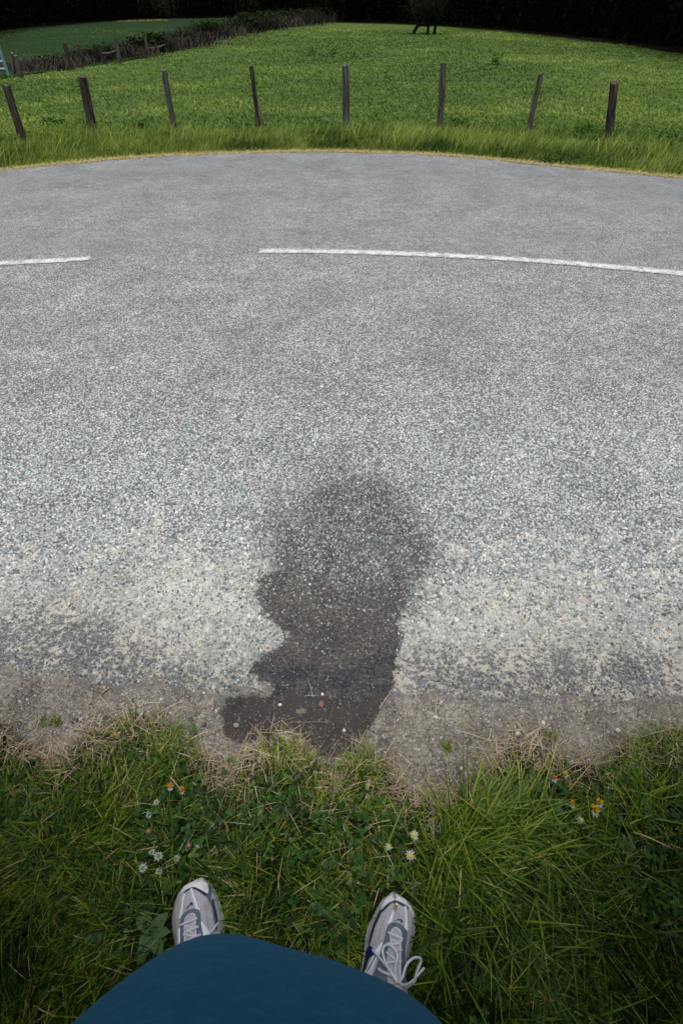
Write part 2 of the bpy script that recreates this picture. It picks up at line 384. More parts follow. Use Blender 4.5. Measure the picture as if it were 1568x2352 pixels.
# ---------------------------------------------------------------- painted centre line
t = NT('road_paint', .7, .3)
w = t.math('ADD', t.math('ADD', t.attr('mid'), t.math('MULTIPLY', t.math('SUBTRACT', t.noise(90, 5, .8), .5), 4.0)), t.math('MULTIPLY', t.math('SUBTRACT', t.noise(14, 5, .75), .5), 5.0))
pm = t.math('MULTIPLY', t.ss(w, .45, 1.35), .86)
v = t.voro(112); sep = t.n('ShaderNodeSeparateColor'); t.l(v.outputs['Color'], sep.inputs[0])
t.col(t.mix(pm, t.mix(t.ss(v.outputs['Distance'], .6, .4), (.12, .12, .12), chip_palette(t, sep.outputs[0])), t.mix(t.noise(60), (.40, .43, .45), (.62, .645, .655))))
t.bump(t.math('SUBTRACT', 1, v.outputs['Distance']), .003, .8); M_PAINT = t.m
def dash(pts, wd, label):
    c_ = np.array([(p.x, p.y) for p in catmull([at(X, Y) for X, Y in pts], 14)])
    d = np.gradient(c_, axis=0); d /= np.linalg.norm(d, axis=1)[:, None]; nrm = np.stack([-d[:, 1], d[:, 0]], 1)
    us = np.linspace(-1, 1, 9); V = []; A = []
    n = len(c_)
    for i in range(n):
        e = min(i, n-1-i); endf = min(1, e/2)
        for u in us:
            q = c_[i]+nrm[i]*u*wd/2*(1.0+.10*(vn(np.array([i*.9]), np.array([u*3]), 1, 2)[0]-.5))
            V.append((q[0], q[1], float(road_z(q[0], q[1]))+.004)); A.append((1-abs(u)**2.2)*(.35+.65*endf)*1.15)
    o = mesh_np('centre_line', np.array(V), grid_quads(n, 9)[:, ::-1], M_PAINT, {'mid': np.array(A)})
    return tag(o, label, None, None, 'structure')
dash([(-160, 622), (-60, 611), (0, 606), (70, 602), (140, 598), (210, 593)], .11, 'short white dash of the centre line at the left edge')
dash([(595, 577), (700, 577), (800, 579), (950, 583), (1100, 590), (1250, 600), (1400, 613), (1568, 629), (1720, 650)], .118, 'long white dash of the centre line')

# ---------------------------------------------------------------- loose chips set in the surfacing near the camera
t = NT('chippings', .8, .3)
tn = t.attr('tint')
cc = chip_palette(t, tn)
cc = t.mix(t.noise(500, 3, .7), t.mix(1, cc, (.72, .72, .72), 'MULTIPLY'), t.mix(1, cc, (1.2, 1.2, 1.2), 'MULTIPLY'))
cc = t.mix(t.ss(t.attr('dusty'), 0, 1), cc, (.45, .43, .37))
cc = t.mix(t.ss(t.attr('dusty'), 0, -1), cc, t.mix(1, cc, (.26, .27, .29), 'MULTIPLY'))
t.col(cc); M_CHIP = t.m
def chips(name, x, y, z, r, h, tint, dusty, mat, flat=.78):
    n = len(x); k = 6
    ang = (np.arange(k)[None, :]+rng.uniform(-.32, .32, (n, k)))*2*np.pi/k + rng.uniform(0, 6.28, (n, 1))
    rad = r[:, None]*rng.uniform(.72, 1.15, (n, k)); an = rng.uniform(.62, 1.0, (n, 1)); th = rng.uniform(0, 3.14, (n, 1))
    lx = np.cos(ang)*rad; ly = np.sin(ang)*rad*an
    ox = lx*np.cos(th)-ly*np.sin(th); oy = lx*np.sin(th)+ly*np.cos(th)
    tx = rng.normal(0, .28, (n, 1)); ty = rng.normal(0, .28, (n, 1))
    V = np.empty((n, 2*k, 3))
    V[:, :k, 0] = x[:, None]+ox; V[:, :k, 1] = y[:, None]+oy; V[:, :k, 2] = (z-.003)[:, None]
    offx = rng.uniform(-.15, .15, (n, 1))*r[:, None]
    V[:, k:, 0] = x[:, None]+ox*flat*rng.uniform(.75, 1.1, (n, 1))+offx; V[:, k:, 1] = y[:, None]+oy*flat
    V[:, k:, 2] = np.maximum((z+h)[:, None]+ox*tx+oy*ty, (z-.002)[:, None])
    q = [[i, (i+1) % k, k+(i+1) % k, k+i] for i in range(k)]+[[k, k+1, k+2, k+3], [k, k+3, k+4, k+5]]
    Q = (np.arange(n)[:, None, None]*2*k+np.array(q)[None]).reshape(-1, 4)
    return mesh_np(name, V.reshape(-1, 3), Q, mat, {'tint': np.repeat(tint, 2*k), 'dusty': np.repeat(dusty, 2*k)})
s = .0094
cx, cy = np.meshgrid(np.arange(-2.3, 2.3, s), np.arange(.60, 2.95, s)); cx = cx.ravel(); cy = cy.ravel()
cx = cx+rng.uniform(-.45, .45, cx.size)*s; cy = cy+rng.uniform(-.45, .45, cy.size)*s
PX, PY = px(cx, cy)
k = (PX > -30) & (PX < 1600) & (PY < nearY(PX)+edge_wob(PX)-2)
cx, cy, PX, PY = cx[k], cy[k], PX[k], PY[k]
sdc = stain_sd(cx, cy)+(fbm(cx, cy, 40, 8)-.5)*.05; sof = stain_soft(cx, cy); tar = tar_amt(cx, cy)
inside = sdc > 0
keep = np.ones(cx.size)
keep *= 1-sstep(1.5, 2.8, cy)
tz = sstep(.25, .55, tar+(fbm(cx, cy, 9, 31)-.5)*.35); keep *= 1-tz*np.where(fbm(cx, cy, 30, 33) > .5, .35, .9)
lowfrac = sstep(1250, 1450, PY)
lowfrac = sstep(1300, 1480, PY+(fbm(cx, cy, 12, 44)-.5)*90); keep = np.where(inside, keep*(.95-.72*lowfrac), keep)
keep *= 1-.35*sof*(fbm(cx, cy, 20, 40))
keep *= .62+.38*(fbm(cx, cy, 6, 12) > .42)
k = rng.random(cx.size) < keep*.93
lowfrac_ = lowfrac[k]; cx, cy, inside, tar, sof, tz = cx[k], cy[k], inside[k], tar[k], sof[k], tz[k]
r_ = rng.gamma(9, 1/9, cx.size)*.0050; r_ = np.clip(r_, .0026, .0085)
r_ = np.where(inside, r_*.82, r_)*(1-.35*tz)
h_ = rng.uniform(.0010, .0050, cx.size)*(1-.45*sstep(1.3, 2.6, cy))*np.where(inside, .7, 1)
ti = rng.random(cx.size); ti = np.where(rng.random(cx.size) < tz*.85, ti*.16, ti)
du = dust_amt(cx, cy)*rng.random(cx.size)*.6; du = np.where(inside, -.52-.14*lowfrac_, du*(1-sof)*.6-sof*.52)
chips('road_chippings', cx, cy, road_z(cx, cy), r_, h_, ti, du, M_CHIP)
tag(bpy.data.objects['road_chippings'], 'grey and teal stone chippings bedded in the near road surface', None, None, 'stuff')

# pebbles and grit on the dirt
n = 17000
gx_ = rng.uniform(-1.35, 1.35, n); gy_ = rng.uniform(.42, .80, n)
PX, PY = px(gx_, gy_); k = (PY > nearY(PX)-14) & (PY < grassY(PX)+25); gx_, gy_ = gx_[k], gy_[k]
gr_ = np.clip(rng.lognormal(-6.45, .55, gx_.size), .0006, .0062)
tt = rng.random(gx_.size); tt = np.where(rng.random(tt.size) < .13, .97, tt*.9)
chips('grit', gx_, gy_, -.006+0*gx_, gr_, gr_*1.3+.001, tt, np.where(stain_sd(gx_, gy_) > -.004, -.62, rng.random(gx_.size)*.35-.2), M_CHIP, .62)
tag(bpy.data.objects['grit'], 'small dark and pale grit scattered over the dirt shoulder', None, None, 'stuff')

def stone_mesh(r, seed):
    bm = bmesh.new(); bmesh.ops.create_icosphere(bm, subdivisions=2, radius=r)
    rs = random.Random(seed); fx = [Vector((rs.uniform(-1, 1), rs.uniform(-1, 1), rs.uniform(-1, 1))).normalized() for _ in range(5)]
    for v in bm.verts:
        d = v.co.normalized(); m = 1
        for f in fx: m -= .28*max(0, d.dot(f)-.55)
        v.co = v.co*m; v.co.x *= rs.uniform(.98, 1.02)*1.2; v.co.z *= .65
    return bm
M_WHITE = plain('white_stone', (.70, .68, .62), .7, .15, 120, .001)
M_DARKS = plain('dark_stone', (.085, .09, .10), .8, .35, 150, .001)
M_GREYS = plain('grey_stone', (.27, .29, .29), .8, .3, 150, .001)
M_REDS = plain('reddish_stone', (.23, .13, .09), .85, .3, 120, .001)
for i, (X, Y, r, m, lab) in enumerate([
    (643, 1618, .0055, M_WHITE, 'white pebble on the wet dark stain left of the pale island'),
    (740, 1594, .0048, M_WHITE, 'small pinkish white pebble at the top of the wet dirt'),
    (542, 1665, .0080, M_GREYS, 'grey stone in the lower left of the wet dirt patch'),
    (738, 1618, .0095, M_REDS, 'flat reddish brown stone on the wet dark dirt'),
    (790, 1677, .0050, M_WHITE, 'cream pebble near the lower edge of the wet dirt'),
    (171, 1655, .0095, M_DARKS, 'dark stone on dry dirt left of the cigarette butt'),
    (243, 1648, .0080, M_DARKS, 'dark stone standing just above the cigarette butt'),
    (439, 1652, .0085, M_DARKS, 'dark stone right of the grassy hump with the cigarette butt'),
    (468, 1663, .0075, M_DARKS, 'dark round stone just left of the wet dirt patch'),
    (1000, 1647, .0058, M_WHITE, 'white angular pebble on dry dirt right of the stain'),
    (1189, 1684, .0062, M_WHITE, 'white pebble at the top of the right straw patch'),
    (1247, 1659, .0058, M_WHITE, 'white pebble on cracked dirt near the right straw patch'),
    (1419, 1676, .0062, M_WHITE, 'white pebble beside the rightmost grass hump'),
    (1243, 1672, .0075, M_DARKS, 'dark stone under the white pebble on cracked dirt at right'),
    (739, 889, .0085, M_WHITE, 'single white stone standing out in the middle of the road'),
    (186, 1651, .0048, M_WHITE, 'small white pebble beside a dark stone at left')]):
    p = at(X, Y); o = from_bm('pebble', stone_mesh(r, i), m, None, True); o.location = (p.x, p.y, r*.2-.003 if p.y < .9 else road_z(p.x, p.y)+.003); o.rotation_euler.z = i*1.3
    tag(o, lab, 'pebble', 'loose stones on the road and shoulder')

# ---------------------------------------------------------------- grass
def grass_mat(name, stops, tr=.3, rough=.55, tipc=(1.25, 1.2, .9), spec=.25):
    t = NT(name, rough, spec)
    c = t.ramp(t.attr('tint'), stops)
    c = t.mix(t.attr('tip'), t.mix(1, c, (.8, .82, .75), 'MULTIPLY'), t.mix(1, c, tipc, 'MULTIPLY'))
    t.col(c); t.trans(c, tr); return t.m
G_NEAR = [(0, (.007, .022, .004)), (.26, (.018, .050, .006)), (.44, (.060, .135, .011)), (.62, (.15, .265, .020)), (.8, (.29, .38, .042)), (.9, (.36, .30, .09)), (1, (.60, .50, .28))]
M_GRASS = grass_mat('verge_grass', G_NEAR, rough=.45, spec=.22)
M_STRAW = grass_mat('straw', [(0, (.20, .14, .085)), (.4, (.42, .32, .20)), (.8, (.66, .54, .37)), (1, (.80, .70, .53))], .1, .7, (1, 1, 1))
M_FIELD = grass_mat('meadow_grass', [(0, (.013, .034, .008)), (.3, (.040, .082, .019)), (.6, (.080, .138, .030)), (.85, (.140, .205, .045)), (1, (.24, .30, .09))], spec=.05)
M_DRY = grass_mat('dry_grass', [(0, (.20, .16, .05)), (.5, (.36, .29, .11)), (1, (.5, .42, .19))], .1, .7, (1, 1, 1))
def blades(x, y, z, h, w, az, lean, curl=1.7, lev=4, tint=None, yaw=None):
    n = len(x); t = np.linspace(0, 1, lev)[None, :]
    dx, dy = np.cos(az)[:, None], np.sin(az)[:, None]
    L = lean[:, None]; hh = h[:, None]
    horiz = hh*L*t**curl; vert = hh*(t - (1-1/np.sqrt(1+L*L))*t**2.2)
    bx = x[:, None]+dx*horiz; by = y[:, None]+dy*horiz; bz = z[:, None]+vert
    sa = (az+np.pi/2 if yaw is None else yaw)[:, None]
    ww = w[:, None]*(1-.93*t**2.0)*.5*(1-.35*(1-t)**3)
    V = np.empty((n, lev, 2, 3))
    V[:, :, 0, 0] = bx-np.cos(sa)*ww; V[:, :, 0, 1] = by-np.sin(sa)*ww; V[:, :, 0, 2] = bz
    V[:, :, 1, 0] = bx+np.cos(sa)*ww; V[:, :, 1, 1] = by+np.sin(sa)*ww; V[:, :, 1, 2] = bz+ww*.25
    q = np.array([[2*i, 2*i+1, 2*i+3, 2*i+2] for i in range(lev-1)])
    Q = (np.arange(n)[:, None, None]*lev*2+q[None]).reshape(-1, 4)
    ti = np.repeat(tint, lev*2); tp = np.tile(np.repeat(np.linspace(0, 1, lev), 2), n)
    return V.reshape(-1, 3), Q, ti, tp
def build_blades(name, packs, mat):
    V = []; Q = []; T = []; P = []; off = 0
    for v, q, ti, tp in packs:
        V.append(v); Q.append(q+off); T.append(ti); P.append(tp); off += len(v)
    return mesh_np(name, np.vstack(V), np.vstack(Q), mat, {'tint': np.concatenate(T), 'tip': np.concatenate(P)})
U = rng.uniform
# shoes keep the grass pressed: footprint test in photo pixels at sole level
LSHOE = [(430, 2030), (460, 2010), (485, 2025), (510, 2080), (515, 2160), (510, 2300), (405, 2300), (392, 2160), (398, 2090), (410, 2050)]
RSHOE = [(870, 2060), (900, 2046), (925, 2055), (955, 2080), (958, 2140), (945, 2200), (935, 2330), (830, 2330), (832, 2200), (845, 2120)]
def in_shoe(X, Y, m=0): return (polysd(X, Y, LSHOE) > m) | (polysd(X, Y, RSHOE) > m)

packs = []
for SH in (LSHOE, RSHOE):
    for (xa, ya), (xb, yb) in zip(SH, SH[1:]+SH[:1]):
        m_ = 9; f_ = rng.random(m_); A0, B0 = at(xa, ya), at(xb, yb); cx0 = np.mean([at(a, b).x for a, b in SH]); cy0 = np.mean([at(a, b).y for a, b in SH])
        x = A0.x+(B0.x-A0.x)*f_; y = A0.y+(B0.y-A0.y)*f_; packs.append(blades(x, y, 0*x, U(.02, .045, m_), U(.0016, .003, m_), np.arctan2(cy0-y, cx0-x)+rng.normal(0, 1.2, m_), U(.2, .9, m_), tint=np.clip(rng.normal(.5, .2, m_), 0, 1)))
n = 95000
x = U(-1.3, 1.3, n); y = U(-.42, .80, n); X, Y = px(x, y); g = grassY(X)+(vn(x, y, 38, 2)-.5)*26
e = (Y-g)
patch = fbm(x, y, 7, 50)
k = (e > 0) & (rng.random(n) < np.clip(.05+.95*sstep(5, 110, e+(fbm(x, y, 11, 52)-.5)*120), 0, 1)*np.clip(.55+patch*.9, 0, 1)) & ~in_shoe(X, Y, -2)
# worn, strawy hollow under the middle of the edge
worn = .7*np.exp(-(((X-560)/80)**2+((Y-1790)/35)**2))+np.exp(-(((X-1010)/120)**2+((Y-1835)/26)**2))+np.exp(-(((X-1190)/80)**2+((Y-1745)/40)**2))+np.exp(-(((X-90)/90)**2+((Y-1745)/28)**2))
k &= rng.random(n) > worn*.8
x, y, X, Y, e, patch = x[k], y[k], X[k], Y[k], e[k], patch[k]
tall = sstep(.45, .7, fbm(x, y, 3.2, 60))*sstep(60, 190, e)
sideR = sstep(1000, 1300, X)*sstep(1850, 1950, Y); sideL = sstep(330, 60, X)*sstep(1780, 1900, Y)
h = (.014+.034*rng.random(x.size)**1.5)*(1+.25*sstep(0, 90, e)) + tall*.02 + sideR*.022*rng.random(x.size) + sideL*.012*rng.random(x.size)
ti = np.clip(rng.normal(.40, .27, x.size)+(patch-.5)*.7+.28*sstep(90, 0, e)*rng.random(x.size), 0, 1)
az = np.arctan2(vn(x, y, 9, 70)-.5, vn(x, y, 9, 71)-.5)+rng.normal(0, .9, x.size)
packs.append(blades(x, y, 0*x-.002, h, U(.0018, .0040, x.size), az, U(.35, 1.7, x.size), tint=ti))
# long arching blades in tufts
def tuft(Xc, Yc, sp, n, hh, azm, azs, w=(.003, .0062), tint=(.55, .16), lean=(.7, 1.9)):
    p = at(Xc, Yc); x = p.x+rng.normal(0, sp, n); y = p.y+rng.normal(0, sp*.7, n)
    X, Y = px(x, y); k = (~in_shoe(X, Y, -6)) & (Y > grassY(X)+8); x, y = x[k], y[k]; n = len(x)
    return blades(x, y, 0*x, U(hh[0], hh[1], n), U(*w, n), rng.normal(azm, azs, n), U(*lean, n), lev=6, tint=np.clip(rng.normal(tint[0], tint[1], n), 0, 1))
packs += [tuft(1075, 1925, .045, 230, (.06, .14), R(35), .8), tuft(1180, 1930, .06, 230, (.05, .13), R(20), 1.0), tuft(1060, 1990, .05, 130, (.05, .12), R(-10), 1.1),
          tuft(1220, 2030, .08, 170, (.05, .13), R(160), 1.3, tint=(.45, .16)), tuft(1380, 1960, .08, 150, (.04, .10), R(120), 1.2, tint=(.5, .15)),
          tuft(1130, 2110, .08, 130, (.05, .12), R(200), 1.6, tint=(.42, .15)), tuft(1320, 2150, .10, 150, (.05, .12), R(90), 2, tint=(.4, .15)),
          tuft(1480, 1850, .06, 140, (.04, .09), R(60), 1.0, tint=(.55, .15)), tuft(70, 1870, .08, 220, (.03, .065), R(120), .9, tint=(.45, .15)),
          tuft(60, 2000, .09, 200, (.03, .07), R(150), 1.0, tint=(.42, .15)), tuft(200, 2060, .09, 90, (.03, .07), R(45), 1.2), tuft(250, 1960, .06, 90, (.03, .08), R(20), 1.2),
          tuft(470, 2290, .05, 40, (.04, .08), R(90), 2), tuft(1010, 2150, .05, 80, (.05, .12), R(80), 1.4, tint=(.45, .15)), tuft(830, 1770, .03, 160, (.02, .05), R(100), 1.0, (.0018, .003)),
          tuft(380, 1720, .045, 240, (.02, .06), R(60), 1.3, (.0016, .003)), tuft(640, 1745, .03, 120, (.02, .045), R(80), 1.4, (.0016, .003)), tuft(560, 1850, .06, 150, (.02, .05), R(150), 1.6, (.0018, .003)),
          tuft(1500, 1720, .05, 180, (.03, .06), R(110), 1.1, (.0018, .003)), tuft(1020, 2070, .05, 90, (.03, .08), R(0), 2.5)]
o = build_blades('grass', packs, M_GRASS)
tag(o, 'short mixed green grass of the near roadside verge', None, None, 'stuff')

# straw lying along the edge
packs = []
n = 42000
x = U(-1.3, 1.3, n); y = U(.1, .80, n); X, Y = px(x, y); e = Y-grassY(X)
pr = np.exp(-((e-30)/40)**2)*(.30+.7*fbm(x, y, 8, 91)) + .16*(e > 20)*np.exp(-e/240)*(fbm(x, y, 10, 95) > .45) + .006*(e < 0)*(Y > nearY(X)+10)
pr = pr+.35*np.exp(-(((X-560)/110)**2+((Y-1800)/40)**2))+.75*np.exp(-(((X-1040)/170)**2+((Y-1830)/30)**2))+.6*np.exp(-(((X-1190)/90)**2+((Y-1735)/40)**2))+.5*np.exp(-(((X-80)/120)**2+((Y-1735)/28)**2))
k = (rng.random(n) < pr) & ~in_shoe(X, Y, -2) & (Y > nearY(X)+8); x, y, e = x[k], y[k], e[k]; m = x.size
packs.append(blades(x, y, U(.0, .030, m)*sstep(0, 60, e)-.002, U(.010, .034, m), U(.0009, .0022, m), U(0, 6.28, m), U(1.2, 3.0, m), 1.15, 5, tint=rng.random(m)))
for (X1, Y1, az, L) in ((610, 1590, 2.9, .03), (720, 1605, 1.9, .03), (700, 1600, -.1, .02), (1110, 1745, .3, .06), (1060, 1745, -.8, .05), (1200, 1700, .4, .05), (1440, 1705, .2, .07), (190, 1800, 1.6, .04), (1000, 1660, 1.5, .03), (470, 1745, 1.9, .04), (620, 1690, 1.4, .03), (840, 1880, .1, .04), (560, 1740, 1.3, .03)):
    p = at(X1, Y1); a = np.array
    packs.append(blades(a([p.x]), a([p.y]), a([.004]), a([L]), a([.0014]), a([az]), a([2.2]), 1.1, 6, tint=a([.85])))
o = build_blades('dead_grass', packs, M_STRAW)
tag(o, 'pale dead grass and straw matted along the verge edge', None, None, 'stuff')

# clover and small herbs
def leaf_disc(n, r, ox, oy, oz, az, asp=1.0, k=6, tilt=None):
    ang = np.linspace(0, 2*np.pi, k, endpoint=False)
    lx = np.cos(ang)[None, :]*r[:, None]; ly = np.sin(ang)[None, :]*r[:, None]*asp
    tx = rng.normal(0, .35, (n, 1)) if tilt is None else tilt; ty = rng.normal(0, .35, (n, 1))
    ca, sa = np.cos(az)[:, None], np.sin(az)[:, None]
    V = np.empty((n, k, 3)); V[:, :, 0] = ox[:, None]+lx*ca-ly*sa; V[:, :, 1] = oy[:, None]+lx*sa+ly*ca
    V[:, :, 2] = oz[:, None]+lx*tx+ly*ty
    q = np.array([[0, 1, 2, 3], [0, 3, 4, 5]])
    Q = (np.arange(n)[:, None, None]*k+q[None]).reshape(-1, 4)
    return V.reshape(-1, 3), Q
n = 9000
x = U(-1.2, 1.2, n); y = U(-.4, .62, n); X, Y = px(x, y)
pr = sstep(.40, .62, fbm(x, y, 5, 130))*sstep(45, 130, Y-grassY(X))
pr = np.maximum(pr, .9*np.exp(-(((X-390)/120)**2+((Y-1960)/110)**2))); pr = np.maximum(pr, .8*np.exp(-(((X-780)/110)**2+((Y-2120)/90)**2)))
k = (rng.random(n) < pr) & ~in_shoe(X, Y, -8); x, y = x[k], y[k]; m = x.size
zc = U(.012, .036, m); r0 = U(.0036, .0078, m); a0 = U(0, 6.28, m); Vs = []; Qs = []; off = 0; T = []
tin = np.clip(rng.normal(.45, .2, m), 0, 1)
for j in range(3):
    a = a0+j*2.094; v, q = leaf_disc(m, r0, x+np.cos(a)*r0*.95, y+np.sin(a)*r0*.95, zc, a, .78)
    Vs.append(v); Qs.append(q+off); off += len(v); T.append(np.repeat(tin, 6))
M_LEAF = grass_mat('herb_leaf', [(0, (.012, .034, .008)), (.3, (.022, .070, .016)), (.6, (.05, .135, .026)), (.85, (.11, .22, .05)), (1, (.22, .27, .12))], .25)
T = np.concatenate(T)
o = mesh_np('clover', np.vstack(Vs), np.vstack(Qs), M_LEAF, {'tint': T, 'tip': T*0+.6})
tag(o, 'low clover leaves mixed into the near verge', None, None, 'stuff')
# ragged herb leaves
n = 5200
x = U(-1.2, 1.2, n); y = U(-.4, .60, n); X, Y = px(x, y)
pr = .8*sstep(.5, .7, fbm(x, y, 4, 140))*sstep(60, 150, Y-grassY(X))+.9*np.exp(-(((X-1270)/80)**2+((Y-1900)/70)**2))+.7*np.exp(-(((X-430)/90)**2+((Y-1880)/60)**2))
k = (rng.random(n) < pr) & ~in_shoe(X, Y, -8); x, y = x[k], y[k]; m = x.size
r0 = U(.005, .013, m); v, q = leaf_disc(m, r0, x, y, U(.01, .034, m), U(0, 6.28, m), .38)
ti = np.clip(rng.normal(.5, .22, m), 0, 1)
o = mesh_np('herb_leaves', v, q, M_LEAF, {'tint': np.repeat(ti, 6), 'tip': np.repeat(ti*0+.5, 6)})
tag(o, 'small weed leaves scattered through the near verge', None, None, 'stuff')

# far verge and meadow blades
packs = []
n = 90000
X = U(-90, 1660, n); fx_, fy_ = at_np(X, farY(X)); o_ = rng.beta(1.1, 1.3, n)*1.75
x = fx_*(1+o_*.08); y = fy_+o_+.05
cl = fbm(x, y, 1.6, 150); cl2 = fbm(x, y, .6, 155)
h = (.04+.13*rng.random(n)*(.45+cl))*sstep(-.1, .45, o_)*np.where(o_ > 1.35, .7, 1)*(.55+.75*cl2)
k = rng.random(n) < .95; 
ti = np.clip(rng.normal(.62, .24, n)+(cl-.5)*1.3, 0, 1)
packs.append(blades(x, y, 0*x-.03, h, U(.004, .009, n), rng.normal(R(15), .9, n), U(.2, .95, n), lev=4, tint=ti, yaw=rng.normal(0, .6, n)))
# long leaning tufts (right part and left part of the far verge)
for (X1, Y1, nn, hh) in ((1150, 345, 420, .34), (1230, 350, 380, .32), (1080, 330, 260, .26), (1480, 350, 320, .30), (1400, 345, 220, .26), (120, 345, 300, .26), (230, 322, 300, .27), (380, 310, 240, .24), (560, 315, 200, .22), (760, 305, 200, .22), (900, 305, 220, .24), (20, 350, 240, .26), (660, 320, 200, .2), (985, 312, 200, .22)):
    p = at(X1, Y1); xx = p.x+rng.normal(0, .30, nn); yy = p.y+rng.normal(.05, .16, nn)
    packs.append(blades(xx, yy, 0*xx-.03, U(hh*.5, hh, nn), U(.005, .011, nn), rng.normal(R(25), .8, nn), U(.3, 1.0, nn), lev=5, tint=np.clip(rng.normal(.78, .12, nn), 0, 1), yaw=rng.normal(0, .5, nn)))
o = build_blades('verge_grass', packs, M_FIELD)
tag(o, 'long bright grass of the far verge in front of the posts', None, None, 'stuff')
packs = []
n = 190000
q_ = rng.random(n); dist = 9.3+ (q_**1.7)*36
x = U(-.78, .78, n)*(dist+1.2); y = dist
cl = fbm(x, y, .9, 160); cl2 = fbm(x, y, .25, 165)
X, Y = px(x, y); fe = farY(np.clip(X, -110, 1690)); _, fy_ = at_np(np.clip(X, -110, 1690), fe)
k = (y > fy_+1.1) & (rng.random(n) < .35+cl)
x, y, cl, cl2 = x[k], y[k], cl[k], cl2[k]; m = x.size
packs.append(blades(x, y, mz(x, y)-.005, (.025+.065*rng.random(m)*(.3+cl*1.1))*(1+.35*sstep(12, 9, y)), (.007+.0011*y)*U(.6, 1.3, m), U(0, 6.28, m), U(.5, 1.8, m), lev=3, tint=np.clip(rng.normal(.58, .15, m)+(cl-.5)*.9+(cl2-.5)*1.3, 0, .97), yaw=rng.normal(0, .7, m)))
o = build_blades('meadow_grass', packs, M_FIELD)
tag(o, 'uneven green meadow grass behind the posts', None, None, 'stuff')
# yellow dry strip at the far kerbless edge
n = 16000
X = U(-90, 1660, n); fx_, fy_ = at_np(X, farY(X)); kp = rng.random(n) < .25+.9*vn(X, X*0, .03, 77)*vn(X, X*0, .11, 78)*2; X, fx_, fy_ = X[kp], fx_[kp], fy_[kp]; n = len(X); o_ = rng.exponential(.075, n)
x = fx_+rng.normal(0, .02, n); y = fy_+o_-.03+(vn(x, x*0, 2.5, 7)-.5)*.06
o = build_blades('dry_edge_grass', [blades(x, y, 0*x-.012, U(.012, .045, n), U(.004, .009, n), U(0, 6.28, n), U(.5, 2, n), lev=3, tint=rng.random(n))], M_DRY)
tag(o, 'yellowed dry grass strip along the far road edge', None, None, 'stuff')
# soil under the far verge: a low bank in front of the meadow sheet
Xs = np.arange(-110, 1690, 12); fx_, fy_ = at_np(Xs, farY(Xs)); ts = np.array([-.25, -.02, .06, .3, 1.2])
bx = (fx_[:, None]+0*ts); by = fy_[:, None]+ts[None, :]; bz = np.array([-.012, -.006, -.006, -.012, -.05])[None, :]+0*bx
t = NT('verge_soil', .95, .1); t.col(t.mix(t.noise(18, 5, .7), (.12, .10, .04), (.30, .25, .11))); M_VSOIL = t.m
o = mesh_np('verge_bank', np.stack([bx.ravel(), by.ravel(), bz.ravel()], 1), grid_quads(len(Xs), 5)[:, ::-1], M_VSOIL); tag(o, 'dry soil bank at the far road edge', None, None, 'structure')

# ---------------------------------------------------------------- fence posts
t = NT('weathered_wood', .9, .15)
mp = t.n('ShaderNodeMapping'); mp.inputs['Scale'].default_value = (30, 30, 2.5); t.l(t.obj(), mp.inputs[0])
g = t.noise(1.6, 6, .7, mp.outputs[0]); g2 = t.noise(4, 4, .6)
c = t.ramp(g, [(.36, (.010, .008, .006)), (.5, (.055, .044, .036)), (.68, (.16, .135, .115))])
c = t.mix(t.ss(g2, .55, .8), c, (.11, .095, .085)); t.col(c); t.bump(g, .012, 1); M_WOOD = t.m
t = NT('grey_wood', .9, .15)
mp = t.n('ShaderNodeMapping'); mp.inputs['Scale'].default_value = (30, 30, 2.5); t.l(t.obj(), mp.inputs[0])
g = t.noise(1.6, 6, .7, mp.outputs[0]); t.col(t.ramp(g, [(.36, (.030, .026, .022)), (.5, (.095, .088, .080)), (.68, (.20, .19, .178))])); t.bump(g, .012, 1); M_WOODG = t.m
def post_bm(hgt, w, seed, nx=3, sect=8):
    rs = random.Random(seed); bm = bmesh.new(); rings = []; L = 7
    phs = [rs.uniform(.82, 1.12) for _ in range(sect)]; slope = rs.uniform(-.3, .3)
    for i in range(L+1):
        t_ = i/L; ring = []
        for k in range(sect):
            a = 2*math.pi*k/sect+.4
            r = w/2*phs[k]*(1.08-.16*t_)*(1+rs.uniform(-.05, .05))
            x_ = math.cos(a)*r; y_ = math.sin(a)*r
            z_ = -.25+(hgt+.25)*t_ + (slope*x_+rs.uniform(-.008, .012) if i == L else 0)
            ring.append(bm.verts.new((x_, y_, z_)))
        rings.append(ring)
    for a, b in zip(rings, rings[1:]):
        for k in range(sect): bm.faces.new((a[k], a[(k+1) % sect], b[(k+1) % sect], b[k]))
    bm.faces.new(rings[-1]); bm.faces.new(rings[0][::-1])
    return bm
def stand(name, xt, yt, xb, yb, w, mat, seed, label, cat, group, sink=.0):
    B = at(xb, yb, -.02); a = (xt-XC)/F; b = (YC-yt)/F
    dx, dy, dz = a, CP+b*SP, -SP+b*CP; tt = B.y/dy; T = Vector((dx*tt, B.y, H+dz*tt))
    v = T-B; o = from_bm(name, post_bm(v.length, w, seed), mat)
    o.location = B; o.rotation_mode = 'QUATERNION'; o.rotation_quaternion = v.to_track_quat('Z', 'Y')
    tag(o, label, cat, group); return o, B, T
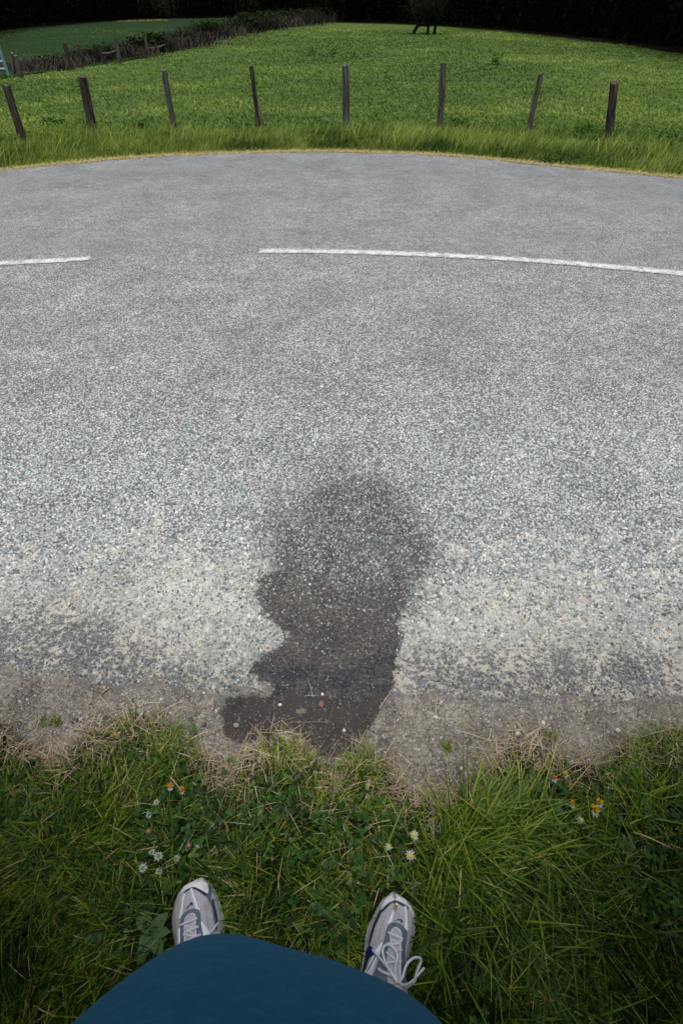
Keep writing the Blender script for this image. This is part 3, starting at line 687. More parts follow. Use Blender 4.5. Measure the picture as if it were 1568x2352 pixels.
posts = [(14, 195, 56, 330, .105, M_WOOD, 'dark leaning fence post at the far left end of the roadside row'),
 (190, 175, 216, 306, .135, M_WOOD, 'thick dark fence post with a notched top, second from the left'),
 (377, 160, 403, 308, .085, M_WOODG, 'slim grey-brown fence post, third from the left'),
 (577, 153, 594, 292, .075, M_WOOD, 'thin dark fence post with a twiggy sprig at its foot'),
 (793, 150, 795, 297, .115, M_WOODG, 'upright weathered fence post in the middle of the row'),
 (1018, 147, 1009, 297, .105, M_WOODG, 'smooth grey fence post right of the middle one'),
 (1241, 170, 1212, 304, .080, M_WOODG, 'thin fence post leaning furthest to the right'),
 (1410, 190, 1395, 326, .110, M_WOOD, 'dark knotty fence post at the right end of the row')]
for i, (a, b, c_, d, w, m, lab) in enumerate(posts):
    stand('fence_post', a, b, c_, d, w, m, 10+i, lab, 'fence post', 'fence posts along the far verge')
# twiggy sprig beside the fourth post
p = at(606, 292, -.02); tw = empty('twiggy_sprig', p, 'bare twiggy sprig beside the thin fourth fence post', 'sprig')
M_TWIG = plain('twig', (.075, .055, .04), .9, .3, 60)
rs = random.Random(5)
for i in range(5):
    bm = bmesh.new(); a = rs.uniform(0, 6.28); L = rs.uniform(.22, .42); p0 = Vector((0, 0, 0)); pts = [p0]
    for k in range(4): p0 = p0+Vector((math.cos(a)*.05+rs.uniform(-.03, .03), math.sin(a)*.04, L/4)); pts.append(p0)
    tube(bm, pts, [.006, .005, .004, .003, .002], 5); from_bm('twig', bm, M_TWIG, tw)

packs = []
for k_ in range(34):
    X1 = float(U(-60, 1640)); p = at(X1, float(farY(X1))-U(13, 36)); nn = int(U(30, 90)); bright = rng.random() < .6
    xx = p.x+rng.normal(0, .16, nn); yy = p.y+rng.normal(0, .08, nn)
    if bright: packs.append(blades(xx, yy, 0*xx-.03, U(.14, .36, nn), U(.006, .012, nn), rng.normal(R(25), .7, nn), U(.2, .9, nn), lev=5, tint=np.clip(rng.normal(.93, .07, nn), 0, 1), yaw=rng.normal(0, .5, nn)))
    else: packs.append(blades(xx, yy, 0*xx-.03, U(.06, .16, nn*2)[:nn], U(.02, .04, nn), U(0, 6.28, nn), U(.5, 2, nn), lev=4, tint=np.clip(rng.normal(.15, .1, nn), 0, 1), yaw=rng.normal(0, .9, nn)))
o = build_blades('verge_tufts', packs, M_FIELD); tag(o, 'pale seeding grass and dark docks in the far verge', None, None, 'stuff')
# field weeds
M_WEED = grass_mat('weed_leaf', [(0, (.012, .040, .010)), (.5, (.025, .070, .016)), (1, (.05, .11, .03))], .2, spec=.0)
def weed(X, Y, w, h, nn, label, z=-.03):
    p = at(X, Y, z); n = nn
    x = rng.normal(0, w*.3, n); y = rng.normal(0, w*.3, n); zz = rng.beta(1.3, 1.3, n)*h
    v, q = leaf_disc(n, U(w*.05, w*.11, n), x, y, zz, U(0, 6.28, n), .5)
    o = mesh_np('weed_plant', v, q, M_WEED, {'tint': np.repeat(rng.random(n), 6), 'tip': np.repeat(rng.random(n), 6)})
    o.location = p; tag(o, label, 'weed', 'leafy weeds in the meadow')
weed(1138, 148, .32, .28, 260, 'dark leafy weed standing alone right of centre in the meadow')
weed(765, 128, .30, .22, 160, 'small dark weed in the meadow above the middle post')
weed(716, 126, .30, .22, 160, 'small dark weed in the meadow left of the middle post')
weed(1050, 288, .35, .11, 130, 'low dark weed clump at the foot of the smooth grey post')
weed(1335, 305, .36, .12, 130, 'low dark weed clump left of the rightmost post')
weed(330, 292, .3, .10, 110, 'low dark weed clump between the second and third posts')
weed(120, 285, .32, .11, 120, 'low dark weed clump between the two leftmost posts')
weed(1520, 330, .42, .14, 160, 'dark leafy weed clump right of the rightmost post')

# ---------------------------------------------------------------- second field, back fence, shrubs, gate
hb_px = [(-160, 196), (0, 177), (43, 170), (160, 156), (270, 139), (385, 121), (475, 91), (573, 73), (650, 60), (720, 50)]
fe_px = [(720, 40), (560, 41), (402, 42), (269, 48), (180, 53), (102, 61), (0, 75), (-160, 104)]
A_ = [at(X, Y-2) for X, Y in hb_px]; B_ = [at(X, Y) for X, Y in fe_px][::-1]
Ax = np.array([(p.x, p.y) for p in A_]); Bx = np.array([(p.x, p.y) for p in B_]); nn = 30
pa = np.array([np.interp(np.linspace(0, 1, nn), np.linspace(0, 1, len(Ax)), Ax[:, i]) for i in (0, 1)]).T
pb = np.array([np.interp(np.linspace(0, 1, nn), np.linspace(0, 1, len(Bx)), Bx[:, i]) for i in (0, 1)]).T
tt = np.linspace(0, 1.06, 30)[None, :, None]; G = pa[:, None, :]*(1-tt)+pb[:, None, :]*tt
g0 = G.reshape(-1, 2); gz = mz(g0[:, 0], g0[:, 1])+.025
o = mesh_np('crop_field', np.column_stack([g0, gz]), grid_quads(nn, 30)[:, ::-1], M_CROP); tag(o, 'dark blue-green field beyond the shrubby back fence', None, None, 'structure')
tt_ = [p for p in B_]
# straw-coloured line before the wood
bm = bmesh.new(); L1 = catmull([at(290, 49.5), at(320, 48), at(345, 47.2), at(372, 47)], 6)
t = NT('straw_line', .9, .1); t.col(t.mix(t.noise(3), (.14, .14, .05), (.26, .24, .10))); M_SL = t.m
n = 500; i = rng.integers(0, len(L1), n); x = np.array([L1[j].x for j in i])+rng.normal(0, .5, n); y = np.array([L1[j].y for j in i])+rng.normal(0, .25, n)
o = build_blades('pale_grass_line', [blades(x, y, mz(x, y), U(.06, .16, n), U(.03, .06, n), U(0, 6.28, n), U(.3, .8, n), lev=3, tint=rng.random(n)*.3)], M_DRY); tag(o, 'thin pale line of dry grass before the dark wood', None, None, 'stuff')

back = [(28, 121, 33, 168, .11, M_WOODG, 'grey post right beside the metal gate'), (36, 128, 49, 176, .11, M_WOODG, 'leaning grey post just right of the gate post'),
 (148, 100, 161, 157, .12, M_WOOD, 'dark old post standing in the brown shrubs left of the rails'), (181, 103, 192, 146, .10, M_WOOD, 'thin dark post just left of the railed fence section'),
 (225, 100, 238, 142, .11, M_WOOD, 'brownish post at the left end of the fence rail'), (266, 88, 276, 142, .14, M_WOODG, 'thick pale grey post in the middle of the fence rail'),
 (333, 85, 341, 126, .10, M_WOODG, 'pale slender post between the thick post and the dark bush'), (381, 79, 386, 117, .12, M_WOOD, 'dark post at the right end of the fence rail')]
tops = []
for i, (a, b, c_, d, w, m, lab) in enumerate(back):
    _, B, T = stand('fence_post', a, b, c_, d, w, m, 40+i, lab, 'fence post', 'old posts of the back fence'); tops.append((B, T))
def rail(i, j, f, label):
    bm = bmesh.new(); a = tops[i][0].lerp(tops[i][1], f); b = tops[j][0].lerp(tops[j][1], f)+Vector((0, 0, .03))
    m = (a+b)/2+Vector((0, 0, -.03)); tube(bm, [a, m, b], .03, 6); o = from_bm('fence_rail', bm, M_WOODG); tag(o, label, 'fence rail', 'rails of the back fence')
rail(4, 5, .45, 'grey wooden rail left of the thick pale post')
rail(6, 7, .35, 'grey wooden rail ending at the dark bush')
# shrubs: bare brown thicket pieces and dark bushes
M_BRUSH = plain('dry_brush', (.060, .048, .040), .95, .4, 8); M_BRUSHD = plain('dark_brush', (.014, .012, .009), .95, .4, 8)
M_BUSHG = grass_mat('bush_leaf', [(0, (.006, .012, .005)), (.5, (.013, .026, .009)), (1, (.03, .045, .016))], .15, spec=.0)
def shrub(X, Y, w, h, nst, mat, leafy, label, name='dry_shrub'):
    h *= .45 if X < 420 else .62; p = at(X, Y-(5 if X < 420 else 0), -.02); root = empty(name, p, label, 'shrub', 'shrubs along the back fence')
    n = nst; x = rng.normal(0, w*.36, n); y = rng.normal(0, w*.22, n); hh = h*U(.45, 1.05, n)
    v, q, ti, tp = blades(x, y, 0*x, hh, U(.007, .018, n)*(1+p.y/25), U(0, 6.28, n), U(.1, 1.1, n), 1.5, 4, tint=rng.random(n), yaw=rng.normal(0, .7, n))
    mesh_np('branches', v, q, mat, {'tint': ti, 'tip': tp}, root)
    if leafy:
        n = leafy; v, q = leaf_disc(n, U(.018, .04, n)*(1+p.y/40), rng.normal(0, w*.28, n), rng.normal(0, w*.25, n), h*rng.beta(2.2, 1.4, n), U(0, 6.28, n), .6)
        mesh_np('leaves', v, q, M_BUSHG, {'tint': np.repeat(rng.random(n), 6), 'tip': np.repeat(rng.random(n), 6)}, root)
shrub(75, 166, 1.1, .62, 260, M_BRUSH, 0, 'sparse brown shrub just right of the gate')
shrub(112, 162, 1.2, .75, 300, M_BRUSH, 60, 'tall reddish brown dry stems left of the dark old post')
shrub(135, 159, 1.0, .6, 260, M_BRUSH, 120, 'brown dry stems with green leaves at their foot')
shrub(172, 152, 1.0, .7, 300, M_BRUSH, 40, 'dry brush between the two dark posts')
shrub(205, 146, 1.1, .85, 340, M_BRUSHD, 160, 'dark shrub just left of the rail')
shrub(248, 138, 1.1, .95, 360, M_BRUSHD, 100, 'dark brush behind the left fence rail')
shrub(300, 134, 1.4, .80, 340, M_BRUSH, 60, 'pale brown brush right of the thick pale post')
shrub(322, 128, 1.0, 1.05, 340, M_BRUSHD, 420, 'green topped bush left of the slender pale post', 'leafy_bush')
shrub(357, 122, 1.0, 1.2, 420, M_BRUSHD, 500, 'tall dark bush between the slender and the dark post', 'leafy_bush')
shrub(392, 117, 1.6, 1.1, 420, M_BRUSH, 120, 'brown shrub right behind the end of the rail')
shrub(425, 107, 1.7, 1.0, 380, M_BRUSHD, 160, 'brown shrub second after the end of the rail')
shrub(450, 99, 1.6, .9, 360, M_BRUSH, 80, 'lower brown shrub left of the square dark bush')
shrub(479, 91, 1.4, 1.2, 520, M_BRUSHD, 500, 'square dark bush halfway along the back fence', 'leafy_bush')
shrub(512, 83, 2.2, .85, 380, M_BRUSH, 60, 'low brown brush right of the square dark bush')
shrub(546, 77, 2.0, 1.15, 520, M_BRUSHD, 320, 'broad brown bush beyond the low brush')
shrub(574, 73, 1.3, 1.35, 520, M_BRUSHD, 600, 'narrow very dark bush beyond the broad brown one', 'leafy_bush')
shrub(601, 68, 2.0, 1.4, 560, M_BRUSHD, 500, 'large dark bush where the row starts to merge', 'leafy_bush')
shrub(630, 63, 2.8, 1.2, 520, M_BRUSH, 160, 'grey brown bush in the far part of the row')
shrub(658, 59, 3.0, 1.3, 520, M_BRUSHD, 200, 'dim bush third from the far end of the row')
shrub(685, 55, 3.2, 1.4, 520, M_BRUSHD, 260, 'dim bush second from the far end of the row')
shrub(712, 51, 3.2, 1.4, 520, M_BRUSHD, 300, 'last dim bush where the row meets the wood')
for X, Y in ((-60, 180), (-30, 176)):
    pass
# metal gate
gp = at(20, 172, -.02); gate = empty('metal_gate', gp, 'blue-grey galvanised metal field gate at the left edge', 'gate')
t = NT('galvanised', .45, .5); t.b.inputs['Metallic'].default_value = .3; t.col(t.mix(t.noise(14, 4), (.16, .26, .36), (.34, .48, .60))); M_GALV = t.m
for zz in (.12, .27, .47, .62, .76):
    bm = bmesh.new(); pts = [Vector((-2.2, -.35, zz)), Vector((-.8, -.12, zz)), Vector((.0, .0, zz))]
    tube(bm, pts, .036, 8); from_bm('gate_bar', bm, M_GALV, gate)
for xx in (-2.2, .0):
    bm = bmesh.new(); tube(bm, [(xx, .02+(xx-.14)*.158, -.02), (xx, .02+(xx-.14)*.158, .86)], .04, 8); from_bm('gate_upright', bm, M_GALV, gate)

# ---------------------------------------------------------------- orchard tree
tp_ = at(972, 79, -.03); tree = empty('bare_tree', tp_, 'small bare bushy tree with arched trunks alone in the meadow', 'tree')
t = NT('bark', .95, .1); t.col(t.mix(t.noise(9, 5, .7), (.010, .008, .006), (.035, .028, .022))); t.bump(t.noise(30), .02); M_BARK = t.m
rs = random.Random(11); sc = 1.0
def branch(bm, p, d, L, r, dep, segs=4, out=None):
    pts = [p.copy()]; q = p.copy(); dd = d.normalized(); rad = [r]
    for i in range(segs):
        dd = (dd+Vector((rs.uniform(-.28, .28), rs.uniform(-.28, .28), rs.uniform(-.12, .2)))).normalized()
        q = q+dd*L/segs; pts.append(q.copy()); rad.append(r*(1-.6*(i+1)/segs))
    tube(bm, pts, rad, 5 if r < .03 else 7, False)
    if out is not None and dep <= 1: out.append(q.copy())
    if dep > 0:
        for i in range(1, segs+1):
            for _ in range(2 if dep > 1 else 2):
                nd = (dd*.5+Vector((rs.uniform(-1, 1), rs.uniform(-1, 1), rs.uniform(-.35, .7)))).normalized()
                branch(bm, pts[i], nd, L*rs.uniform(.45, .68), rad[i]*.6, dep-1, 3, out)
u = .0235
bm = bmesh.new()
arch = [Vector((-24*u, 0, -.1)), Vector((-22*u, 0, .14)), Vector((-15*u, 0, .34)), Vector((-6*u, 0, .40)), Vector((8*u, .1, .38)), Vector((24*u, .1, .42)), Vector((34*u, .1, .62))]
tube(bm, catmull(arch, 4), [.10*(1-.45*k/24) for k in range(25)], 8)
for bx0 in (10*u, 26*u): tube(bm, [Vector((bx0-.02, .05, -.1)), Vector((bx0, .08, .2)), Vector((bx0+.03, .1, .5))], [.10, .075, .07], 8)
from_bm('trunk', bm, M_BARK, tree, True)
bm = bmesh.new(); tips = []
for (x0, z0, dx) in ((-15*u, .36, -.5), (-4*u, .42, -.15), (8*u, .42, .1), (12*u, .45, .3), (24*u, .45, .35), (30*u, .55, .6), (2*u, .4, -.3)):
    branch(bm, Vector((x0, .05, z0)), Vector((dx, rs.uniform(-.4, .4), .85)), 1.15, .05, 3, 4, tips)
from_bm('branches', bm, M_BARK, tree)
n = 2600; v, q = leaf_disc(n, U(.018, .04, n), rng.normal(.1, .62, n), rng.normal(0, .6, n), np.clip(rng.normal(1.35, .5, n), .5, 2.7), U(0, 6.28, n), .6)
mesh_np('leaves', v, q, M_BUSHG, {'tint': np.repeat(rng.random(n), 6), 'tip': np.repeat(rng.random(n), 6)}, tree)

# ---------------------------------------------------------------- the wood behind the fields
we_px = [(-1400, 420), (-600, 190), (-160, 102), (0, 74), (102, 60), (180, 52), (269, 47.5), (402, 42), (560, 41), (700, 42), (760, 49), (900, 53), (1000, 58), (1150, 68), (1300, 84), (1450, 101), (1568, 118), (1750, 150), (2200, 270), (2900, 460)]
we = np.array([(at(X, Y).x, at(X, Y).y) for X, Y in we_px])
seg = np.linalg.norm(np.diff(we, axis=0), axis=1); cum = np.concatenate([[0], np.cumsum(seg)])
def edge_pt(s_):
    return np.interp(s_, cum, we[:, 0]), np.interp(s_, cum, we[:, 1])
def edge_norm(s_):
    x1, y1 = edge_pt(s_-.5); x2, y2 = edge_pt(s_+.5); dx, dy = x2-x1, y2-y1; L = np.hypot(dx, dy)+1e-9
    return -dy/L, dx/L          # outward: to the left when walking +x, i.e. away from the meadow
T_ = cum[-1]
# the slope the wood stands on
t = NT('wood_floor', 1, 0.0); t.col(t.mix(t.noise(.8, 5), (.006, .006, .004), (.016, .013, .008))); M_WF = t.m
ss_ = np.linspace(0, T_, 240); ex, ey = edge_pt(ss_); nx_, ny_ = edge_norm(ss_)
offs = np.array([-.2, 3, 6, 8, 10, 14]); zz = np.array([-.02, .15, 1.0, 3.2, 6.5, 11.0])
ex2 = ex[:, None]+nx_[:, None]*offs; ey2 = ey[:, None]+ny_[:, None]*offs
o = mesh_np('wooded_hillside', np.column_stack([ex2.ravel(), ey2.ravel(), (zz[None, :]+0*ex2).ravel()]), grid_quads(240, 6)[:, ::-1], M_WF, smooth=True)
tag(o, 'dark rising ground inside the wood', None, None, 'structure')
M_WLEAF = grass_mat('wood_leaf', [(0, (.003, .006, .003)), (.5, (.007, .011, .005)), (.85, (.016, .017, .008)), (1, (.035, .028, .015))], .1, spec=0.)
def wood_leaves(n, o0, o1, z0, z1, r0, r1, zp=1.0):
    s_ = U(0, T_, n); x, y = edge_pt(s_); a, b = edge_norm(s_); o_ = o0+(o1-o0)*rng.random(n)
    wob = (fbm(s_, s_*0, .5, 200)-.5)*.9
    x = x+a*(o_+wob*.4+.3); y = y+b*(o_+wob*.4+.3); z = z0+(z1-z0)*rng.random(n)**zp
    rr = U(r0, r1, n); k = 6; ang = np.linspace(0, 2*np.pi, k, endpoint=False)
    e1 = rng.normal(0, 1, (n, 3)); e1 /= np.linalg.norm(e1, axis=1)[:, None]; e2 = np.cross(e1, rng.normal(0, 1, (n, 3))); e2 /= np.linalg.norm(e2, axis=1)[:, None]+1e-9
    V = np.stack([x, y, z], 1)[:, None, :]+e1[:, None, :]*(np.cos(ang)[None, :, None]*rr[:, None, None])+e2[:, None, :]*(np.sin(ang)[None, :, None]*rr[:, None, None]*.6)
    q = np.array([[0, 1, 2, 3], [0, 3, 4, 5]]); Q = (np.arange(n)[:, None, None]*k+q[None]).reshape(-1, 4)
    return V.reshape(-1, 3), Q, np.repeat(rng.random(n), k)
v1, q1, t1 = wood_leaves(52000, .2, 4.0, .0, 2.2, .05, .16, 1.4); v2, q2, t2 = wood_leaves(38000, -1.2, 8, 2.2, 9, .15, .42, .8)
ns = 300; s_ = U(0, T_, ns); x, y = edge_pt(s_); a, b = edge_norm(s_); o_ = U(.6, 6, ns); bm = bmesh.new()
for i in range(ns):
    X0 = x[i]+a[i]*o_[i]; Y0 = y[i]+b[i]*o_[i]; l_ = rng.normal(0, .25); rr = float(U(.06, .16))
    tube(bm, [(X0, Y0, -.1), (X0+l_*.4, Y0, 2.0), (X0+l_, Y0+l_*.5, 6.5)], [rr, rr*.8, rr*.4], 7, False)
bm.verts.index_update(); vt = np.array([vv.co[:] for vv in bm.verts]); qt = np.array([[vv.index for vv in f.verts] for f in bm.faces]); bm.free()
V = np.vstack([v1, v2, vt]); Q = np.vstack([q1, q2+len(v1), qt+len(v1)+len(v2)]); T = np.concatenate([t1, t2, np.full(len(vt), .45)])
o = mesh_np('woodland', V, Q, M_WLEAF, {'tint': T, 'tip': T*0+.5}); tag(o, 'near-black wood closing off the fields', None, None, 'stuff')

# ---------------------------------------------------------------- unseen hedges, bushes and boughs added to shade the near verge
M_SHADELEAF = grass_mat('shade_leaf', [(0, (.012, .028, .008)), (.5, (.022, .05, .012)), (1, (.05, .085, .02))], .1, spec=.0)
def shade_hedge(x0, x1, y0, y1, h, n, label, zb=0.0, name='shade_hedge'):
    root = empty(name, ((x0+x1)/2, (y0+y1)/2, 0), label, 'shade_hedge')
    cxx, cyy = (x0+x1)/2, (y0+y1)/2
    x = U(x0, x1, n)-cxx; y = U(y0, y1, n)-cyy; z = zb+(h-zb)*rng.random(n)**.85
    w_ = (fbm(x*1.0, z, 2.2, 300)-.5)*.25; y = y+w_; n_ = n
    e1 = rng.normal(0, 1, (n, 3)); e1 /= np.linalg.norm(e1, axis=1)[:, None]; e2 = np.cross(e1, rng.normal(0, 1, (n, 3))); e2 /= np.linalg.norm(e2, axis=1)[:, None]+1e-9
    rr = U(.02, .05, n)*(1+zb*.3); ang = np.linspace(0, 2*np.pi, 6, endpoint=False)
    V = np.stack([x, y, z], 1)[:, None, :]+e1[:, None, :]*(np.cos(ang)[None, :, None]*rr[:, None, None])+e2[:, None, :]*(np.sin(ang)[None, :, None]*rr[:, None, None]*.6)
    Q = (np.arange(n)[:, None, None]*6+np.array([[0, 1, 2, 3], [0, 3, 4, 5]])[None]).reshape(-1, 4)
    mesh_np('shade_foliage', V.reshape(-1, 3), Q, M_SHADELEAF, {'tint': np.repeat(rng.random(n), 6), 'tip': np.repeat(rng.random(n), 6)}, root)
    bm = bmesh.new()
    for i in range(6):
        a = (i+.5)/6; xx = x0+(x1-x0)*a-cxx; tube(bm, [(xx, 0, -.05), (xx+.05, .03, h*.5), (xx-.03, 0, h*.85)], [.03, .022, .01], 6)
    from_bm('stems', bm, M_BARK, root)
shade_hedge(-2.9, -.80, -1.7, -.03, 3.0, 20000, 'unseen added hedge left of the standing photographer')
shade_hedge(.82, 2.9, -1.7, -.03, 3.0, 20000, 'unseen added hedge right of the standing photographer')
shade_hedge(-2.3, -.90, -.3, .34, 1.0, 9000, 'unseen low bush added left of the photographer to shade the verge')
shade_hedge(.92, 2.3, -.3, .34, 1.0, 9000, 'unseen low bush added right of the photographer to shade the verge')
shade_hedge(-2.6, 2.6, -2.6, -1.0, 3.6, 22000, 'unseen added taller hedge close behind the standing photographer')
shade_hedge(-3.4, 3.4, -3.4, -.05, 4.2, 30000, 'unseen canopy added above and behind the photographer to shade the verge', 2.7, 'shade_canopy')
shade_hedge(-3.0, -.62, -1.2, .36, 3.0, 20000, 'unseen bough added overhead to shade the left side of the verge', 1.9, 'shade_canopy')
shade_hedge(.64, 3.0, -1.2, .36, 3.0, 20000, 'unseen bough added overhead to shade the right side of the verge', 1.9, 'shade_canopy')

# ---------------------------------------------------------------- dandelions and other small plants
M_STEM = plain('stem', (.10, .15, .05), .6, .3, 80); M_BRACT = plain('pale_bract', (.42, .52, .38), .7, .3, 150)
M_BRACTP = plain('purplish_bract', (.16, .13, .13), .7, .3, 150)
M_YEL = plain('yellow_petal', (.80, .50, .02), .6, .15, 200); M_ORA = plain('orange_petal', (.70, .28, .03), .7, .25, 200)
M_HEADC = plain('flower_disc', (.20, .23, .15), .9, .3, 300); M_BUDW = plain('white_bud', (.72, .70, .62), .8, .15, 200)
def bract_star(bm, n, r, w, up, rs):
    for k in range(n):
        a = 2*math.pi*k/n+rs.uniform(-.15, .15); rr = r*rs.uniform(.75, 1.1); d = Vector((math.cos(a), math.sin(a), 0)); s = Vector((-d.y, d.x, 0))
        z0 = rs.uniform(-.0005, .0008)
        p = [Vector((0, 0, z0))+d*r*.15-s*w*.3, d*rr*.55-s*w+Vector((0, 0, up*.4)), d*rr+Vector((0, 0, up)), d*rr*.55+s*w+Vector((0, 0, up*.4)), Vector((0, 0, z0))+d*r*.15+s*w*.3, d*rr*.5+Vector((0, 0, up*.2+.0008))]
        v = [bm.verts.new(q) for q in p]
        bm.faces.new((v[0], v[1], v[5])); bm.faces.new((v[1], v[2], v[5])); bm.faces.new((v[2], v[3], v[5])); bm.faces.new((v[3], v[4], v[5])); bm.faces.new((v[4], v[0], v[5]))
def flower(X, Y, kind, size, label, h=.04, dx=.015, dy=-.02, name='dandelion'):
    size *= .80 if kind in ('star', 'purple') else 1.15
    rs = random.Random(int(X*7+Y)); p = at(X, Y, h); root = empty(name, (p.x+dx, p.y+dy, 0), label, 'wildflower', 'spent dandelions and daisies in the verge')
    top = Vector((-dx, -dy, h)); bm = bmesh.new()
    tube(bm, catmull([Vector((0, 0, 0)), Vector((-dx*.3, -dy*.2, h*.55)), top], 4), .0012, 6); from_bm('stem', bm, M_STEM, root)
    hd = bpy.data.objects.new('flower_head', None)
    if kind in ('star', 'purple', 'staryel'):
        bm = bmesh.new(); bract_star(bm, 11, size, size*.15, -.001, rs); b2 = size*.72; bract_star(bm, 8, b2, size*.13, .003, rs)
        o = from_bm('bracts', bm, M_BRACTP if kind == 'purple' else M_BRACT, root); o.location = top
        bm = bmesh.new(); bmesh.ops.create_icosphere(bm, subdivisions=2, radius=size*.33)
        for v in bm.verts: v.co.z *= .55; v.co *= 1+rs.uniform(-.08, .08)
        o = from_bm('flower_disc', bm, {'star': M_HEADC, 'purple': M_ORA, 'staryel': M_YEL}[kind], root); o.location = top+Vector((0, 0, .002))
    elif kind in ('yellow', 'orange', 'mixed'):
        bm = bmesh.new()
        for v_ in range(30):
            a = rs.uniform(0, 6.28); t_ = rs.uniform(.1, 1); d = Vector((math.cos(a)*t_, math.sin(a)*t_*.9+.25, .8)).normalized()
            s = Vector((-d.y, d.x, 0)).normalized()*size*.11; L = size*rs.uniform(.8, 1.15)
            q = [bm.verts.new(c) for c in (-s*.5, d*L*.6-s, d*L, d*L*.6+s, s*.5)]; bm.faces.new(q)
        o = from_bm('petals', bm, M_ORA if kind == 'orange' else M_YEL, root); o.location = top
        bm = bmesh.new(); bract_star(bm, 9, size*.85, size*.16, -.003, rs); o = from_bm('bracts', bm, M_BRACT, root); o.location = top-Vector((0, size*.25, .001))
    else:
        bm = bmesh.new(); bmesh.ops.create_uvsphere(bm, u_segments=10, v_segments=8, radius=size)
        for v in bm.verts: v.co.z *= 1.4
        o = from_bm('bud', bm, M_BUDW, root, True); o.location = top
    bpy.data.objects.remove(hd)
flower(392, 1806, 'orange', .010, 'orange closed dandelion, left one of the orange pair', .05, 0, -.05)
flower(419, 1815, 'orange', .009, 'orange closed dandelion, right one of the orange pair', .045, .005, -.045)
flower(359, 1843, 'star', .0125, 'pale star-shaped spent head below left of the orange pair')
flower(342, 1872, 'star', .0125, 'pale star-shaped spent head above the purplish one', .035)
flower(342, 1909, 'purple', .013, 'purplish daisy-like head with an orange-brown centre at left', .035)
flower(434, 1942, 'purple', .0115, 'lilac-brown withered head closest to the shoe tip row', .04)
flower(456, 1940, 'star', .012, 'dim green star head right next to the lilac-brown one', .03)
flower(364, 1966, 'star', .017, 'largest pale star head, at the centre of the left cluster', .05)
flower(349, 1957, 'star', .012, 'pale star head tucked behind the largest one', .04)
flower(328, 1994, 'star', .0155, 'pale star head at the lower left of the cluster', .045)
flower(406, 1972, 'star', .012, 'grey-green star head right of the largest one', .03)
flower(366, 2001, 'star', .014, 'green star head at the bottom of the left cluster', .035)
flower(951, 1918, 'staryel', .0125, 'topmost yellow-centred star head right of the middle', .04)
flower(892, 1946, 'staryel', .0095, 'small yellow-centred head nearest the middle of the verge', .035)
flower(942, 1965, 'staryel', .0135, 'bright yellow-centred star head above the right shoe', .045)
flower(1272, 1788, 'orange', .009, 'rusty orange withered head behind the heart-shaped leaf', .05, 0, -.04)
flower(1298, 1779, 'yellow', .008, 'small yellow bud at the top of the right group', .05, 0, -.04)
flower(1313, 1846, 'mixed', .010, 'half-open yellow head left of the bright yellow pair', .045)
flower(1375, 1844, 'yellow', .0115, 'upper head of the bright yellow pair', .055)
flower(1365, 1861, 'yellow', .0135, 'lower and larger head of the bright yellow pair', .055)
flower(1332, 1884, 'staryel', .0115, 'pale head with a yellow spot below the yellow pair', .04)
flower(1059, 1766, 'bud', .0045, 'white round bud on a long slanting stalk over dirt', .03, -.05, -.045)
flower(1090, 1817, 'bud', .0038, 'tiny pale bud in straw below the slanting stalk', .03)
flower(908, 2084, 'orange', .006, 'orange bud resting over the toe of the right shoe', .085, .004, .045)

def leafm(bm, p, d, L, w, lift, curl=.25, n=7):
    d = Vector(d).normalized(); s = Vector((-d.y, d.x, 0)).normalized(); rows = []
    for i in range(n+1):
        t_ = i/n; ww = w*(math.sin(math.pi*min(1, t_*.94+.06)**.75)**.8); c = p+d*L*t_+Vector((0, 0, lift*math.sin(t_*1.7)-curl*L*t_*t_))
        rows.append([bm.verts.new(c-s*ww+Vector((0, 0, ww*.25))), bm.verts.new(c), bm.verts.new(c+s*ww+Vector((0, 0, ww*.25)))])
    for a, b in zip(rows, rows[1:]):
        bm.faces.new((a[0], a[1], b[1], b[0])); bm.faces.new((a[1], a[2], b[2], b[1]))
t = NT('broad_leaf', .55, .3); nn_ = t.noise(45, 4)
c = t.mix(nn_, (.055, .12, .035), (.11, .20, .07)); t.col(c); t.trans(c, .2); t.bump(t.noise(120, 3), .002); M_BROAD = t.m
def broad(X, Y, leaves, label, name='broadleaf_plant', z=.03):
    p = at(X, Y, z); root = empty(name, (p.x, p.y, 0), label, 'plant')
    for (LX, LY, L, w) in leaves:
        q = at(LX, LY, z); d = Vector((q.x-p.x, q.y-p.y, 0)); bm = bmesh.new()
        leafm(bm, Vector((0, 0, z*.8))+d*.1, d, L, w, .012); from_bm('leaf', bm, M_BROAD, root, True)
broad(346, 2143, [(316, 2085, .055, .016), (372, 2112, .045, .014), (384, 2140, .04, .012), (325, 2200, .056, .014), (372, 2195, .05, .013), (330, 2160, .03, .010)], 'broad oval-leaved plant left of the left shoe')
broad(1222, 1806, [(1215, 1790, .035, .015), (1238, 1795, .032, .013), (1200, 1812, .025, .010), (1240, 1815, .025, .009)], 'broad heart-shaped leaves at the top of the right flower group')
broad(1270, 1850, [(1252, 1835, .034, .012), (1290, 1840, .03, .01), (1262, 1880, .035, .010), (1295, 1872, .03, .01)], 'pale downy-leaved plant under the right flower group')
broad(1310, 1920, [(1290, 1900, .04, .008), (1330, 1905, .04, .008), (1285, 1945, .045, .009), (1335, 1950, .04, .008), (1312, 1960, .04, .008)], 'grey-green jagged weed below the yellow pair')
broad(1440, 1950, [(1425, 1938, .022, .010), (1455, 1935, .022, .010), (1442, 1965, .022, .010)], 'pale three-pointed leaf low at the right side')
broad(1458, 2000, [(1448, 1990, .016, .007), (1466, 1990, .016, .007)], 'pair of pale papery leaves in dark grass at right')
broad(215, 2165, [(200, 2150, .02, .012), (230, 2150, .02, .012)], 'small round leaves left of the broad-leaved plant')
